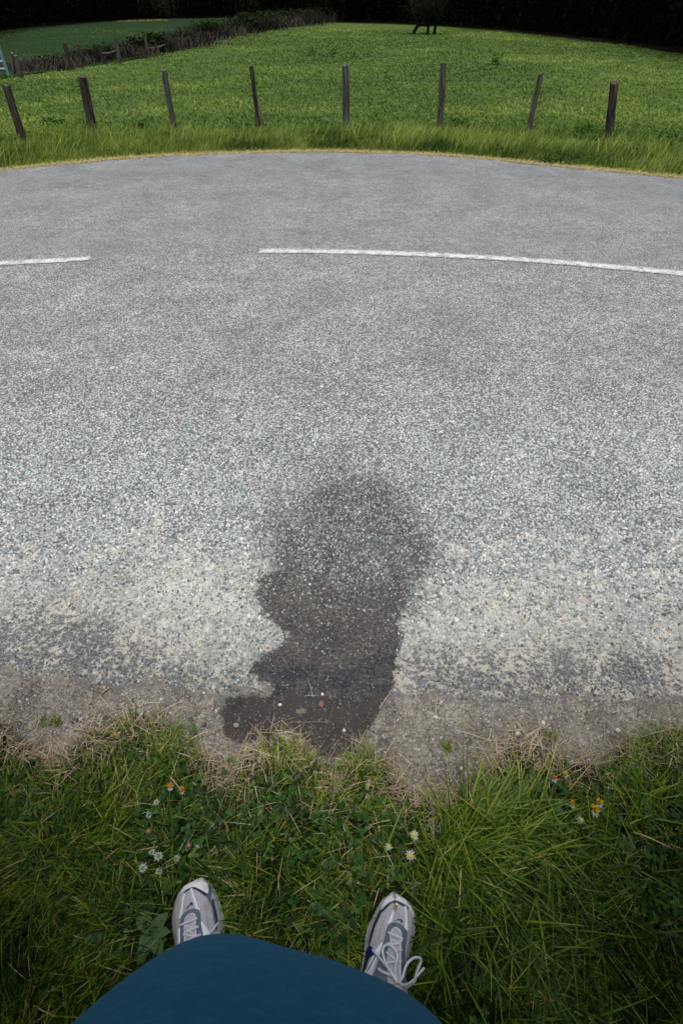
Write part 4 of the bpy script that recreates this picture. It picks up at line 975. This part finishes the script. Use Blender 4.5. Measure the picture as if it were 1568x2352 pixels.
broad(195, 2095, [(190, 2086, .017, .011), (207, 2090, .017, .011)], 'pale round-leaved herb at the left in dark grass')
broad(755, 1990, [(740, 1980, .018, .010), (768, 1984, .02, .010)], 'pair of round green leaves between the shoes, high up')
broad(728, 2090, [(722, 2078, .016, .009), (738, 2098, .016, .009)], 'small pale leaf between the shoes in dark clover')

# weed tufts on the dirt
def small_tuft(X, Y, n, hh, label):
    p = at(X, Y); x = rng.normal(0, .008, n); y = rng.normal(0, .006, n)
    o = build_blades('grass_tuft', [blades(x, y, 0*x-.003, U(hh*.5, hh, n), U(.0012, .0022, n), U(0, 6.28, n), U(.6, 1.8, n), tint=np.clip(rng.normal(.6, .2, n), 0, 1))], M_GRASS)
    o.location = p; tag(o, label, 'grass tuft', 'tufts rooted in the dirt')
small_tuft(128, 1657, 60, .022, 'small green tuft on the dirt above the left straw')
small_tuft(96, 1660, 26, .014, 'tiny sparse green tuft at the far left of the dirt')
small_tuft(1025, 1716, 60, .022, 'lone yellow-green tuft on the dirt right of the stain')
small_tuft(1260, 1690, 50, .022, 'green tuft at the top right of the right straw patch')
small_tuft(522, 1748, 30, .022, 'yellow-green sprout in straw below the wet dirt corner')
small_tuft(1435, 1740, 60, .025, 'green tuft beside the rightmost grass hump')

# cigarette end
p = at(266, 1687, .012); cig = empty('cigarette_butt', p, 'orange-filtered cigarette butt lying in the straw', 'cigarette butt', rz=R(15))
M_FILT = plain('filter_paper', (.72, .34, .07), .7, .2, 300); M_PAP = plain('cigarette_paper', (.78, .76, .72), .8, .08, 200)
bm = bmesh.new(); tube(bm, [(-.0135, 0, 0), (-.004, 0, 0), (.006, 0, .0002)], [.0037, .0038, .0037], 14); from_bm('filter', bm, M_FILT, cig, True)
bm = bmesh.new(); tube(bm, [(.006, 0, .0002), (.009, .0004, .0004), (.0125, .0006, 0)], [.0036, .0038, .0031], 14); from_bm('paper_end', bm, M_PAP, cig, True)

# ---------------------------------------------------------------- the photographer
person = empty('person', (-.1, -.05, 0), 'person in a deep blue sweater and grey running shoes, standing on the grass', 'person')
PO = Vector(person.location)
def pl(v): return Vector(v)-PO
# --- sweater
t = NT('blue_fleece', .95, .1)
mp = t.n('ShaderNodeMapping'); mp.inputs['Scale'].default_value = (1, 2.6, 2.6); mp.inputs['Rotation'].default_value = (0, 0, R(-12)); t.l(t.pos(), mp.inputs[0])
fz = t.noise(70, 5, .65, mp.outputs[0]); ff = t.noise(900, 3, .7)
c = t.ramp(fz, [(.3, (.002, .055, .105)), (.54, (.004, .080, .150)), (.74, (.010, .115, .20))])
t.col(t.mix(t.math('MULTIPLY', ff, .35), c, (.014, .09, .17))); t.bump(t.math('ADD', t.math('ADD', t.math('MULTIPLY', fz, 1.2), ff), t.math('MULTIPLY', t.noise(9, 3, .5), 9)), .0016, .7)
t.b.inputs['Sheen Weight'].default_value = .25; t.b.inputs['Sheen Tint'].default_value = (.2, .5, .8, 1); M_SWEAT = t.m
OUT = [(190, 2352), (245, 2295), (305, 2245), (350, 2208), (400, 2178), (445, 2150), (490, 2140), (540, 2138), (590, 2148), (640, 2166), (700, 2182), (770, 2202), (830, 2226), (880, 2247), (925, 2268), (965, 2295), (1000, 2330), (1022, 2352)]
ZB = .95; C0 = Vector((-.07, -.10, 0))
ctl = []
for X, Y in OUT:
    q = at(X, Y, ZB); d = q-C0; ctl.append((math.atan2(d.y, d.x), math.hypot(d.x, d.y)))
for deg, r in ((15, .200), (-5, .198), (-35, .175), (-65, .145), (-90, .135), (-115, .145), (-145, .172), (-172, .180)):
    ctl.append((R(deg), r))
for deg, r in ((165, .178),): ctl.append((R(deg), r))
ctl.sort(); aa = np.array([c[0] for c in ctl]); rr_ = np.array([c[1] for c in ctl])
aa = np.concatenate([aa-2*np.pi, aa, aa+2*np.pi]); rr_ = np.tile(rr_, 3)
NA = 96; th = np.linspace(-np.pi, np.pi, NA, endpoint=False); rb = np.interp(th, aa, rr_)
rb = .25*np.roll(rb, 1)+.5*rb+.25*np.roll(rb, -1)
lv = [(.80, .90, .0), (.83, .93, .0), (.87, .965, 0), (.91, .99, 0), (.95, 1, 0), (.99, .985, -.004), (1.04, .955, -.014), (1.10, .92, -.03), (1.18, .90, -.055), (1.26, .90, -.085), (1.33, .90, -.11), (1.38, .72, -.12), (1.42, .42, -.125), (1.45, .34, -.12)]
V = []
for (z, sc_r, sh) in lv:
    for k_, a in enumerate(th):
        el = .97+.03*math.sin(3*a+z*20)
        r = rb[k_]*sc_r*(el if z < .93 else 1)
        V.append((C0.x+math.cos(a)*r-PO.x, C0.y+sh+math.sin(a)*r*(1 if z < 1.1 else .86)-PO.y, z))
Q = []
for i in range(len(lv)-1):
    for k_ in range(NA): Q.append([i*NA+k_, i*NA+(k_+1) % NA, (i+1)*NA+(k_+1) % NA, (i+1)*NA+k_])
# arms of the sweater are lofted tubes merged in the same garment mesh
bm = bmesh.new()
vs = [bm.verts.new(v) for v in V]; bm.verts.ensure_lookup_table()
for q in Q: bm.faces.new([vs[i] for i in q])
for sgn in (-1, 1):
    sh_ = Vector((-.07+sgn*.15, -.21, 1.345)); el_ = Vector((-.07+sgn*.29, -.17, 1.10)); wr_ = Vector((-.03+sgn*.12, -.075, 1.40))
    pts = catmull([pl(sh_), pl(sh_.lerp(el_, .5)+Vector((sgn*.03, 0, .01))), pl(el_), pl(el_.lerp(wr_, .5)), pl(wr_)], 5)
    tube(bm, pts, [.075-.03*(i/20) for i in range(21)], 16)
sweater = from_bm('sweater', bm, M_SWEAT, person, True)
md = sweater.modifiers.new('sub', 'SUBSURF'); md.levels = 1; md.render_levels = 2
# --- body, trousers (skin modifiers rooted at the pelvis)
def skinned(name, nodes, edges, mat, parent, sub=2):
    me = bpy.data.meshes.new(name); me.from_pydata([tuple(pl(n_[0])) for n_ in nodes], edges, []); o = link(name, me, mat, parent)
    sk = o.modifiers.new('skin', 'SKIN'); sk.use_smooth_shade = True
    for i, n_ in enumerate(nodes):
        r = n_[1]; me.skin_vertices[0].data[i].radius = r if isinstance(r, tuple) else (r, r); me.skin_vertices[0].data[i].use_root = (i == 0)
    s_ = o.modifiers.new('sub', 'SUBSURF'); s_.levels = 1; s_.render_levels = sub
    return o
M_SKIN = plain('skin', (.48, .30, .22), .6, .1, 60); M_TROU = plain('dark_trousers', (.02, .022, .028), .9, .3, 60); M_HAIR = plain('brown_hair', (.05, .032, .02), .7, .4, 80)
nodes = [((-.09, -.13, .92), .11), ((-.08, -.15, 1.1), .10), ((-.07, -.2, 1.3), .11), ((-.055, -.2, 1.43), .05), ((-.04, -.175, 1.52), .07), ((-.03, -.15, 1.62), .088), ((-.03, -.15, 1.69), .06),
         ((-.22, -.21, 1.345), .05), ((-.36, -.17, 1.10), .04), ((-.15, -.075, 1.40), .028), ((-.11, -.055, 1.46), (.036, .018)),
         ((.08, -.21, 1.345), .05), ((.22, -.17, 1.10), .04), ((.09, -.075, 1.40), .028), ((.07, -.055, 1.46), (.036, .018))]
edges = [(0, 1), (1, 2), (2, 3), (3, 4), (4, 5), (5, 6), (2, 7), (7, 8), (8, 9), (9, 10), (2, 11), (11, 12), (12, 13), (13, 14)]
for base, sg in ((10, -1), (14, 1)):
    bx_, by_, bz_ = nodes[base][0]
    for j, (ox, L) in enumerate(((-.024, .06), (-.008, .07), (.008, .068), (.024, .052), (-.034*sg*-1, .045))):
        i0 = len(nodes); nodes.append(((bx_+ox, by_-.004, bz_+L*.5), .009)); nodes.append(((bx_+ox-sg*.012, by_-.012, bz_+L*.85), .0075)); edges += [(base, i0), (i0, i0+1)]
hipL, hipR = (-.18, -.13, .86), (.0, -.13, .86)
kL, kR = (-.25, -.075, .48), (.05, -.09, .48); aL, aR = (-.315, -.005, .075), (.10, -.04, .075)
i0 = len(nodes); nodes += [(hipL, .075), (kL, .05), (aL, .035), (hipR, .075), (kR, .05), (aR, .035)]
edges += [(0, i0), (i0, i0+1), (i0+1, i0+2), (0, i0+3), (i0+3, i0+4), (i0+4, i0+5)]
skinned('body', nodes, edges, M_SKIN, person, 1)
skinned('trousers', [((-.09, -.135, .90), .125), (hipL, .095), (kL, .064), ((-.305, -.02, .13), .054), (hipR, .095), (kR, .064), ((.09, -.045, .13), .054)],
        [(0, 1), (1, 2), (2, 3), (0, 4), (4, 5), (5, 6)], M_TROU, person, 1)
bm = bmesh.new(); bmesh.ops.create_uvsphere(bm, u_segments=24, v_segments=14, radius=.108)
bmesh.ops.delete(bm, geom=[v for v in bm.verts if v.co.z < -.03 and v.co.y > -.02 or (v.co.y > .055 and v.co.z < .05)], context='VERTS')
o = from_bm('hair', bm, M_HAIR, person, True); o.location = pl((-.03, -.165, 1.64))

# --- shoes: heightfield last, every overlay draped on it
class Shoe:
    def __init__(s, toe, heel, ground=0.004, wf=1.0):
        s.toe = Vector(toe); s.heel = Vector(heel); ax = (s.heel-s.toe); s.L = ax.length; s.ax = ax.normalized(); s.sd = Vector((s.ax.y, -s.ax.x)) ; s.g = ground
    def hf(s, x, y):
        d = Vector((x, y))-s.toe; t_ = d.dot(s.ax)/s.L; u_ = d.dot(s.sd)
        w = s.halfw(t_); k_ = min(1, abs(u_)/max(w, 1e-4))
        top = s.top(t_); return s.g+.026+(top-.026)*max(0, 1-k_**2.6)**.62
    def halfw(s, t_):
        return float(np.interp(t_, [0, .03, .08, .16, .28, .42, .58, .75, .9, 1.0], [.004, .022, .033, .043, .050, .0505, .044, .040, .037, .010]))
    def top(s, t_):
        return float(np.interp(t_, [0, .06, .15, .3, .42, .55, .7, .85, 1], [.036, .047, .055, .066, .079, .096, .105, .102, .090]))
M_MESHT = None
t = NT('shoe_mesh', .85, .2)
wv_ = t.voro(900); c = t.mix(t.ss(wv_.outputs['Distance'], .2, .6), (.66, .68, .72), (.46, .47, .50)); c = t.mix(t.math('MULTIPLY', t.ss(t.noise(22, 5, .65), .52, .75), .6), c, (.30, .27, .22))
t.col(c); t.bump(wv_.outputs['Distance'], .0008, .6); M_SMESH = t.m
def leather(name, c, dirt=(.3, .27, .2)):
    t = NT(name, .5, .4); c_ = t.mix(t.ss(t.noise(55, 6, .7), .56, .8), c, dirt); t.col(c_); t.bump(t.noise(350, 3), .0006, .5); return t.m
M_SWHITE = leather('shoe_white', (.90, .93, .95)); M_SGREY = leather('shoe_blue_grey', (.11, .16, .22), (.16, .16, .15)); M_SDARK = leather('shoe_charcoal', (.035, .04, .05), (.1, .09, .07))
M_NAVY = leather('shoe_navy', (.006, .03, .085), (.01, .035, .08)); M_TONG = plain('tongue_fabric', (.48, .50, .50), .9, .2, 400); M_LACE = plain('lace', (.74, .75, .82), .85, .15, 600, .0005)
M_SOLE = leather('sole_foam', (.50, .51, .53), (.16, .15, .12)); M_OUTS = leather('outsole_rubber', (.018, .02, .026), (.05, .045, .035)); M_STITCH = plain('stitching', (.08, .08, .09), .9, .1, 200)

def shoe_builder(conv, toe_px, heel, name, label, outline, parts, ribbons, laces, swoosh):
    toe = at(*conv(*toe_px), .03); S = Shoe((toe.x, toe.y), heel)
    root = bpy.data.objects.new('shoe', None); COL.objects.link(root); root.parent = person; root['label'] = label
    root.location = pl((toe.x, toe.y, 0)); RO = Vector((toe.x, toe.y, 0))
    def onsurf(zx, zy, off=0.0):
        X, Y = conv(zx, zy); z = .05
        for _ in range(5): p = at(X, Y, z); z = S.hf(p.x, p.y)+off
        return Vector((p.x, p.y, z))
    # widths measured from the outline: left and right edge per station
    oxy = [at(*conv(*q), .028) for q in outline]
    loc = np.array([((Vector((q.x, q.y))-S.toe).dot(S.ax)/S.L, (Vector((q.x, q.y))-S.toe).dot(S.sd)) for q in oxy])
    neg = loc[loc[:, 1] < 0]; pos_ = loc[loc[:, 1] >= 0]
    neg = neg[np.argsort(neg[:, 0])]; pos_ = pos_[np.argsort(pos_[:, 0])]
    def side(arr, t_, sg):
        m = arr[:, 0].max(); tail = float(np.interp(t_, [m, max(m+.05, .8), .93, 1.0], [abs(arr[-1, 1]), .040, .036, .012]))
        v = float(np.interp(t_, np.concatenate([[0], arr[:, 0]]), np.concatenate([[.006], np.abs(arr[:, 1])]))) if t_ < m else tail
        return v*min(1.0, (max(t_, 0)/.05+.02)**.5) if t_ < .05 else v
    def hf(x, y):
        d = Vector((x, y))-S.toe; t_ = d.dot(S.ax)/S.L; u_ = d.dot(S.sd)
        w = side(pos_, t_, 1) if u_ >= 0 else side(neg, t_, -1)
        k_ = min(1, abs(u_)/max(w*.985, 1e-4)); top = S.top(min(max(t_, 0), 1)); return S.g+.024+(top-.024)*max(0, 1-k_**2.5)**.6*min(1, max(t_, 0)/.04)**.4
    S.hf = hf
    NT_, NU = 46, 30; V = []
    ts = np.concatenate([np.linspace(0, .12, 12)[:-1], np.linspace(.12, 1, NT_-11)])
    for t_ in ts:
        wl, wr = side(neg, t_, -1), side(pos_, t_, 1)
        for j in range(NU):
            th_ = math.pi*j/(NU-1); c_ = -math.cos(th_); u_ = c_*(wl if c_ < 0 else wr)*.985
            p = S.toe+S.ax*t_*S.L+S.sd*u_; V.append((p.x-RO.x, p.y-RO.y, hf(p.x, p.y)))
    mesh_np('upper', np.array(V), grid_quads(len(ts), NU), M_SMESH, None, root, True)
    # midsole and outsole
    def slab(nm, z0, z1, g1, g2, mat):
        bm = bmesh.new(); loop = []
        tl = list(np.linspace(0, 1, 40))
        for t_ in tl: loop.append((t_, side(pos_, t_, 1)))
        for t_ in tl[::-1]: loop.append((t_, -side(neg, t_, -1)))
        rings = []
        for z_, g_ in ((z0, g1), ((z0+z1)/2, (g1+g2)/2+.0015), (z1, g2)):
            ring = []
            for t_, u_ in loop:
                p = S.toe+S.ax*(t_*S.L+(-g_ if t_ < .02 else 0))+S.sd*(u_+(g_ if u_ > 0 else -g_)); ring.append(bm.verts.new((p.x-RO.x, p.y-RO.y, z_)))
            rings.append(ring)
        for a, b in zip(rings, rings[1:]):
            for k_ in range(len(loop)): bm.faces.new((a[k_], a[(k_+1) % len(loop)], b[(k_+1) % len(loop)], b[k_]))
        bm.faces.new(rings[-1])
        from_bm(nm, bm, mat, root, True)
    slab('midsole', .008, .0290, .0015, .0005, M_SOLE); slab('outsole', -.002, .0078, .001, .0025, M_OUTS)
    def drape_poly(nm, poly, off, mat, thick=.0012):
        P = np.array(poly, float); x0, y0 = P.min(0); x1, y1 = P.max(0); st = 14.0
        bm = bmesh.new(); vs_ = [bm.verts.new((a, b, 0)) for a, b in [(p.x, p.y) for p in catmull([(a, b, 0) for a, b in poly], 3, True)]]
        es = [bm.edges.new((vs_[i], vs_[(i+1) % len(vs_)])) for i in range(len(vs_))]
        bmesh.ops.triangle_fill(bm, use_beauty=True, edges=es)
        for axis, lo, hi in ((0, x0, x1), (1, y0, y1)):
            c_ = lo+st
            while c_ < hi:
                nrm = (1, 0, 0) if axis == 0 else (0, 1, 0); co = (c_, 0, 0) if axis == 0 else (0, c_, 0)
                bmesh.ops.bisect_plane(bm, geom=bm.verts[:]+bm.edges[:]+bm.faces[:], plane_co=co, plane_no=nrm); c_ += st
        for v in bm.verts:
            v.co = onsurf(v.co.x, v.co.y, off)-RO
        bmesh.ops.recalc_face_normals(bm, faces=bm.faces[:])
        if sum(f.normal.z for f in bm.faces) < 0: bmesh.ops.reverse_faces(bm, faces=bm.faces[:])
        o = from_bm(nm, bm, mat, root, True)
        return o
    def ribbon(nm, pts, w, off, mat):
        c_ = catmull([(a, b, 0) for a, b in pts], 8); bm = bmesh.new(); rows = []
        for i, p in enumerate(c_):
            d = (c_[min(i+1, len(c_)-1)]-c_[max(i-1, 0)]).normalized(); s_ = Vector((-d.y, d.x, 0))
            ww = w[0]+(w[1]-w[0])*i/(len(c_)-1) if isinstance(w, tuple) else w
            rows.append([bm.verts.new(onsurf(p.x+s_.x*ww*k_/2, p.y+s_.y*ww*k_/2, off-(.0008 if abs(k_) == 1 else 0))-RO) for k_ in (-1, -.8, 0, .8, 1)])
        for a, b in zip(rows, rows[1:]):
            for k_ in range(4): bm.faces.new((a[k_], a[k_+1], b[k_+1], b[k_]))
        bmesh.ops.recalc_face_normals(bm, faces=bm.faces[:])
        return from_bm(nm, bm, mat, root, True)
    for nm, poly, off, mat in parts: drape_poly(nm, poly, off, mat)
    for nm, pts, w, off, mat in ribbons: ribbon(nm, pts, w, off, mat)
    for pts, offs, rad in laces:
        q = catmull([onsurf(a, b, o_)-RO for (a, b), o_ in zip(pts, offs)], 6); bm = bmesh.new(); tube(bm, q, rad, 8); from_bm('lace', bm, M_LACE, root, True)
    drape_poly('logo', swoosh, .0018, M_NAVY)
    return root
cl = lambda zx, zy: (373.2+zx*.12815, 1980.8+zy*.12815)
shoe_builder(cl, (690, 275), (-.318, .0), 'shoe', 'left running shoe with tightly tied laces',
 [(600, 300), (480, 350), (380, 430), (290, 560), (235, 700), (205, 830), (185, 960), (180, 1100), (200, 1280), (235, 1500), (250, 1600), (770, 310), (840, 370), (895, 460), (960, 570), (1010, 700), (1055, 850), (1080, 1000), (1088, 1150), (1085, 1300), (1070, 1450)],
 [('toe_cap', [(330, 540), (380, 440), (480, 380), (560, 335), (640, 292), (700, 285), (760, 325), (805, 390), (820, 470), (808, 555), (700, 492), (610, 448), (540, 440), (440, 475), (360, 530), (300, 600)], .0014, M_SWHITE),
  ('toe_band', [(420, 500), (540, 448), (610, 456), (700, 500), (812, 565), (790, 612), (700, 560), (620, 505), (550, 480), (470, 500), (370, 570), (320, 640)], .0009, M_SDARK),
  ('side_panel', [(830, 385), (875, 450), (885, 560), (868, 640), (905, 750), (945, 900), (985, 1050), (990, 1190), (955, 1210), (925, 1050), (892, 860), (850, 720), (785, 615), (815, 560), (832, 480)], .0016, M_SGREY),
  ('side_panel', [(905, 640), (925, 720), (960, 860), (990, 1000), (985, 1120), (965, 1090), (945, 960), (915, 820), (885, 720)], .0020, M_SDARK),
  ('heel_wedge', [(692, 1065), (760, 1130), (850, 1290), (740, 1420), (720, 1280)], .0012, M_SWHITE),
  ('eyestay', [(325, 1000), (365, 925), (450, 860), (540, 828), (625, 838), (672, 890), (686, 990), (694, 1110), (722, 1260), (740, 1450), (745, 1620), (330, 1620), (318, 1400), (318, 1150)], .0016, M_SGREY),
  ('tongue', [(400, 1010), (450, 935), (540, 905), (588, 930), (596, 1100), (618, 1290), (632, 1440), (640, 1610), (400, 1610), (392, 1300), (392, 1120)], .0026, M_TONG)],
 [('stripe', [(512, 468), (540, 570), (585, 690), (615, 800), (640, 860)], (62, 70), .0012, M_SWHITE), ('stripe', [(388, 560), (355, 700), (340, 850), (320, 1010)], (44, 50), .0012, M_SWHITE),
  ('stripe', [(300, 1180), (300, 1350), (310, 1550)], (50, 60), .0012, M_SWHITE),
  ('seam', [(492, 480), (520, 575), (560, 690), (590, 800)], 5, .0018, M_STITCH), ('seam', [(540, 475), (570, 580), (618, 700), (648, 820)], 5, .0018, M_STITCH),
  ('seam', [(372, 570), (338, 700), (322, 850)], 5, .0018, M_STITCH), ('seam', [(740, 700), (775, 850), (800, 1000), (830, 1200)], 6, .0004, M_STITCH)],
 [([(330, 1130), (350, 1115), (480, 1060), (625, 1000)], [.003, .006, .006, .004], .0022), ([(405, 1140), (480, 1155), (570, 1160), (640, 1150)], [.004, .006, .006, .004], .0020),
  ([(400, 1260), (500, 1190), (560, 1100), (600, 1050)], [.004, .005, .005, .004], .0018), ([(420, 1170), (480, 1230), (560, 1290), (620, 1310)], [.004, .005, .005, .004], .0018),
  ([(430, 1240), (540, 1200), (645, 1150)], [.004, .006, .004], .0020), ([(375, 1295), (470, 1310), (560, 1320), (660, 1325)], [.004, .007, .007, .004], .0022),
  ([(420, 1430), (540, 1350), (690, 1290)], [.004, .008, .004], .0020), ([(400, 1420), (392, 1250), (395, 1080), (430, 980), (500, 925), (560, 925), (588, 980), (592, 1150), (605, 1350)], [.004]*9, .0013),
  ([(700, 1400), (850, 1270), (930, 1180), (995, 1080)], [.008, .006, .006, .005], .0020)],
 [(408, 857), (440, 812), (475, 760), (500, 724), (528, 711), (545, 730), (538, 785), (522, 768), (508, 752), (480, 790), (440, 835)])
cr_ = lambda zx, zy: (775.0+zx*.14645, 2009.4+zy*.14645)
shoe_builder(cr_, (880, 270), (.098, -.03), 'shoe', 'right running shoe with a loose looping lace bow',
 [(800, 295), (730, 360), (675, 440), (615, 560), (550, 690), (490, 810), (455, 950), (440, 1100), (425, 1250), (395, 1420), (370, 1600), (960, 290), (1040, 345), (1110, 420), (1170, 500), (1205, 620), (1212, 780), (1195, 940), (1160, 1100), (1115, 1270), (1080, 1450), (1060, 1620)],
 [('toe_cap', [(690, 520), (705, 430), (790, 340), (870, 300), (960, 312), (1050, 375), (1095, 440), (1150, 500), (1190, 600), (1192, 690), (1150, 580), (1100, 490), (1010, 425), (900, 398), (800, 428), (735, 485)], .0014, M_SWHITE),
  ('toe_band', [(690, 560), (760, 478), (850, 420), (900, 405), (960, 420), (1040, 462), (1110, 510), (1100, 540), (1030, 495), (940, 448), (860, 440), (790, 500), (710, 580)], .0009, M_SDARK),
  ('side_panel', [(655, 560), (700, 560), (645, 690), (592, 800), (562, 900), (530, 1010), (492, 1110), (484, 1060), (520, 900), (560, 770), (605, 670)], .0016, M_SDARK),
  ('side_panel', [(492, 1110), (540, 1140), (575, 1250), (505, 1300), (440, 1460), (400, 1560), (372, 1560), (412, 1390), (442, 1220)], .0018, M_NAVY),
  ('heel_wedge', [(704, 1050), (664, 1200), (612, 1330), (560, 1460), (520, 1580), (410, 1580), (470, 1320), (575, 1200)], .0012, M_SWHITE),
  ('eyestay', [(760, 860), (795, 785), (870, 745), (960, 760), (1042, 820), (1088, 900), (1088, 980), (1062, 1150), (1052, 1400), (1045, 1700), (560, 1700), (590, 1480), (655, 1300), (705, 1100), (742, 950)], .0016, M_SGREY),
  ('tongue', [(838, 900), (870, 832), (922, 812), (988, 868), (1012, 950), (1004, 1100), (995, 1400), (990, 1690), (800, 1690), (775, 1450), (775, 1250), (815, 1050)], .0026, M_TONG)],
 [('stripe', [(925, 440), (880, 540), (838, 660), (800, 770)], (50, 60), .0012, M_SWHITE), ('stripe', [(1062, 490), (1072, 620), (1080, 750), (1078, 870)], (46, 52), .0012, M_SWHITE),
  ('stripe', [(600, 1250), (540, 1380), (470, 1500)], (16, 20), .0018, M_SGREY), ('stripe', [(560, 1220), (500, 1350), (440, 1480)], (10, 14), .0018, M_SGREY),
  ('seam', [(905, 440), (860, 540), (815, 660), (780, 770)], 4.5, .0018, M_STITCH), ('seam', [(1045, 490), (1055, 620), (1060, 750)], 4.5, .0018, M_STITCH), ('seam', [(1088, 500), (1098, 620), (1102, 760)], 4.5, .0018, M_STITCH),
  ('seam', [(760, 640), (700, 780), (660, 900), (640, 1050)], 5, .0004, M_STITCH)],
 [([(795, 905), (900, 955), (1020, 1005)], [.004, .007, .004], .0028), ([(775, 1075), (860, 1090), (960, 1070), (1010, 1020)], [.004, .006, .006, .004], .0022), ([(850, 1010), (920, 1060), (990, 1110)], [.004, .005, .004], .0020),
  ([(760, 1210), (850, 1290), (900, 1330), (990, 1380)], [.004, .006, .006, .004], .0020), ([(755, 1385), (880, 1365), (1000, 1350)], [.005, .008, .005], .0024), ([(880, 1190), (950, 1185), (1010, 1180)], [.004, .006, .004], .0020),
  ([(640, 1470), (700, 1520), (800, 1560), (870, 1590)], [.004, .006, .008, .006], .0026), ([(990, 935), (985, 1100), (985, 1300), (975, 1500), (990, 1640)], [.005]*5, .0014), ([(835, 1080), (830, 950), (850, 870), (900, 835), (960, 860), (1000, 930)], [.004]*6, .0015),
  ([(550, 1180), (640, 1280), (720, 1380), (830, 1510), (940, 1680)], [.006, .010, .012, .014, .014], .0026),
  ([(930, 1690), (850, 1560), (770, 1420), (720, 1290), (705, 1190), (735, 1115), (800, 1098), (870, 1135), (925, 1230), (935, 1310), (912, 1420), (905, 1530), (930, 1640), (965, 1700)], [.012, .014, .016, .018, .018, .018, .018, .018, .018, .018, .016, .014, .013, .012], .0026)],
 [(878, 718), (930, 702), (980, 692), (1012, 705), (1018, 735), (986, 756), (996, 726), (968, 713), (920, 716)])
# the bow loops hanging over the side of the right shoe (free in the air just above the grass)
rshoe = [o for o in person.children if o.name.startswith('shoe')][-1]
def free_lace(pts, zs, rad):
    q = catmull([at(*cr_(a, b), z_) for (a, b), z_ in zip(pts, zs)], 7); bm = bmesh.new()
    base = PO+Vector(rshoe.location); tube(bm, [p_-base for p_ in q], rad, 8); from_bm('lace', bm, M_LACE, rshoe, True)
free_lace([(960, 1690), (1020, 1600), (1060, 1460), (1120, 1360), (1195, 1305), (1275, 1300), (1312, 1345), (1275, 1440), (1225, 1560), (1215, 1650), (1140, 1725), (1060, 1765), (990, 1730)], [.105, .10, .092, .085, .075, .068, .06, .055, .055, .055, .06, .075, .095], .0027)
free_lace([(985, 1715), (1070, 1725), (1160, 1675), (1240, 1590), (1355, 1462)], [.105, .09, .07, .055, .045], .0025)
print('built', len(bpy.data.objects))
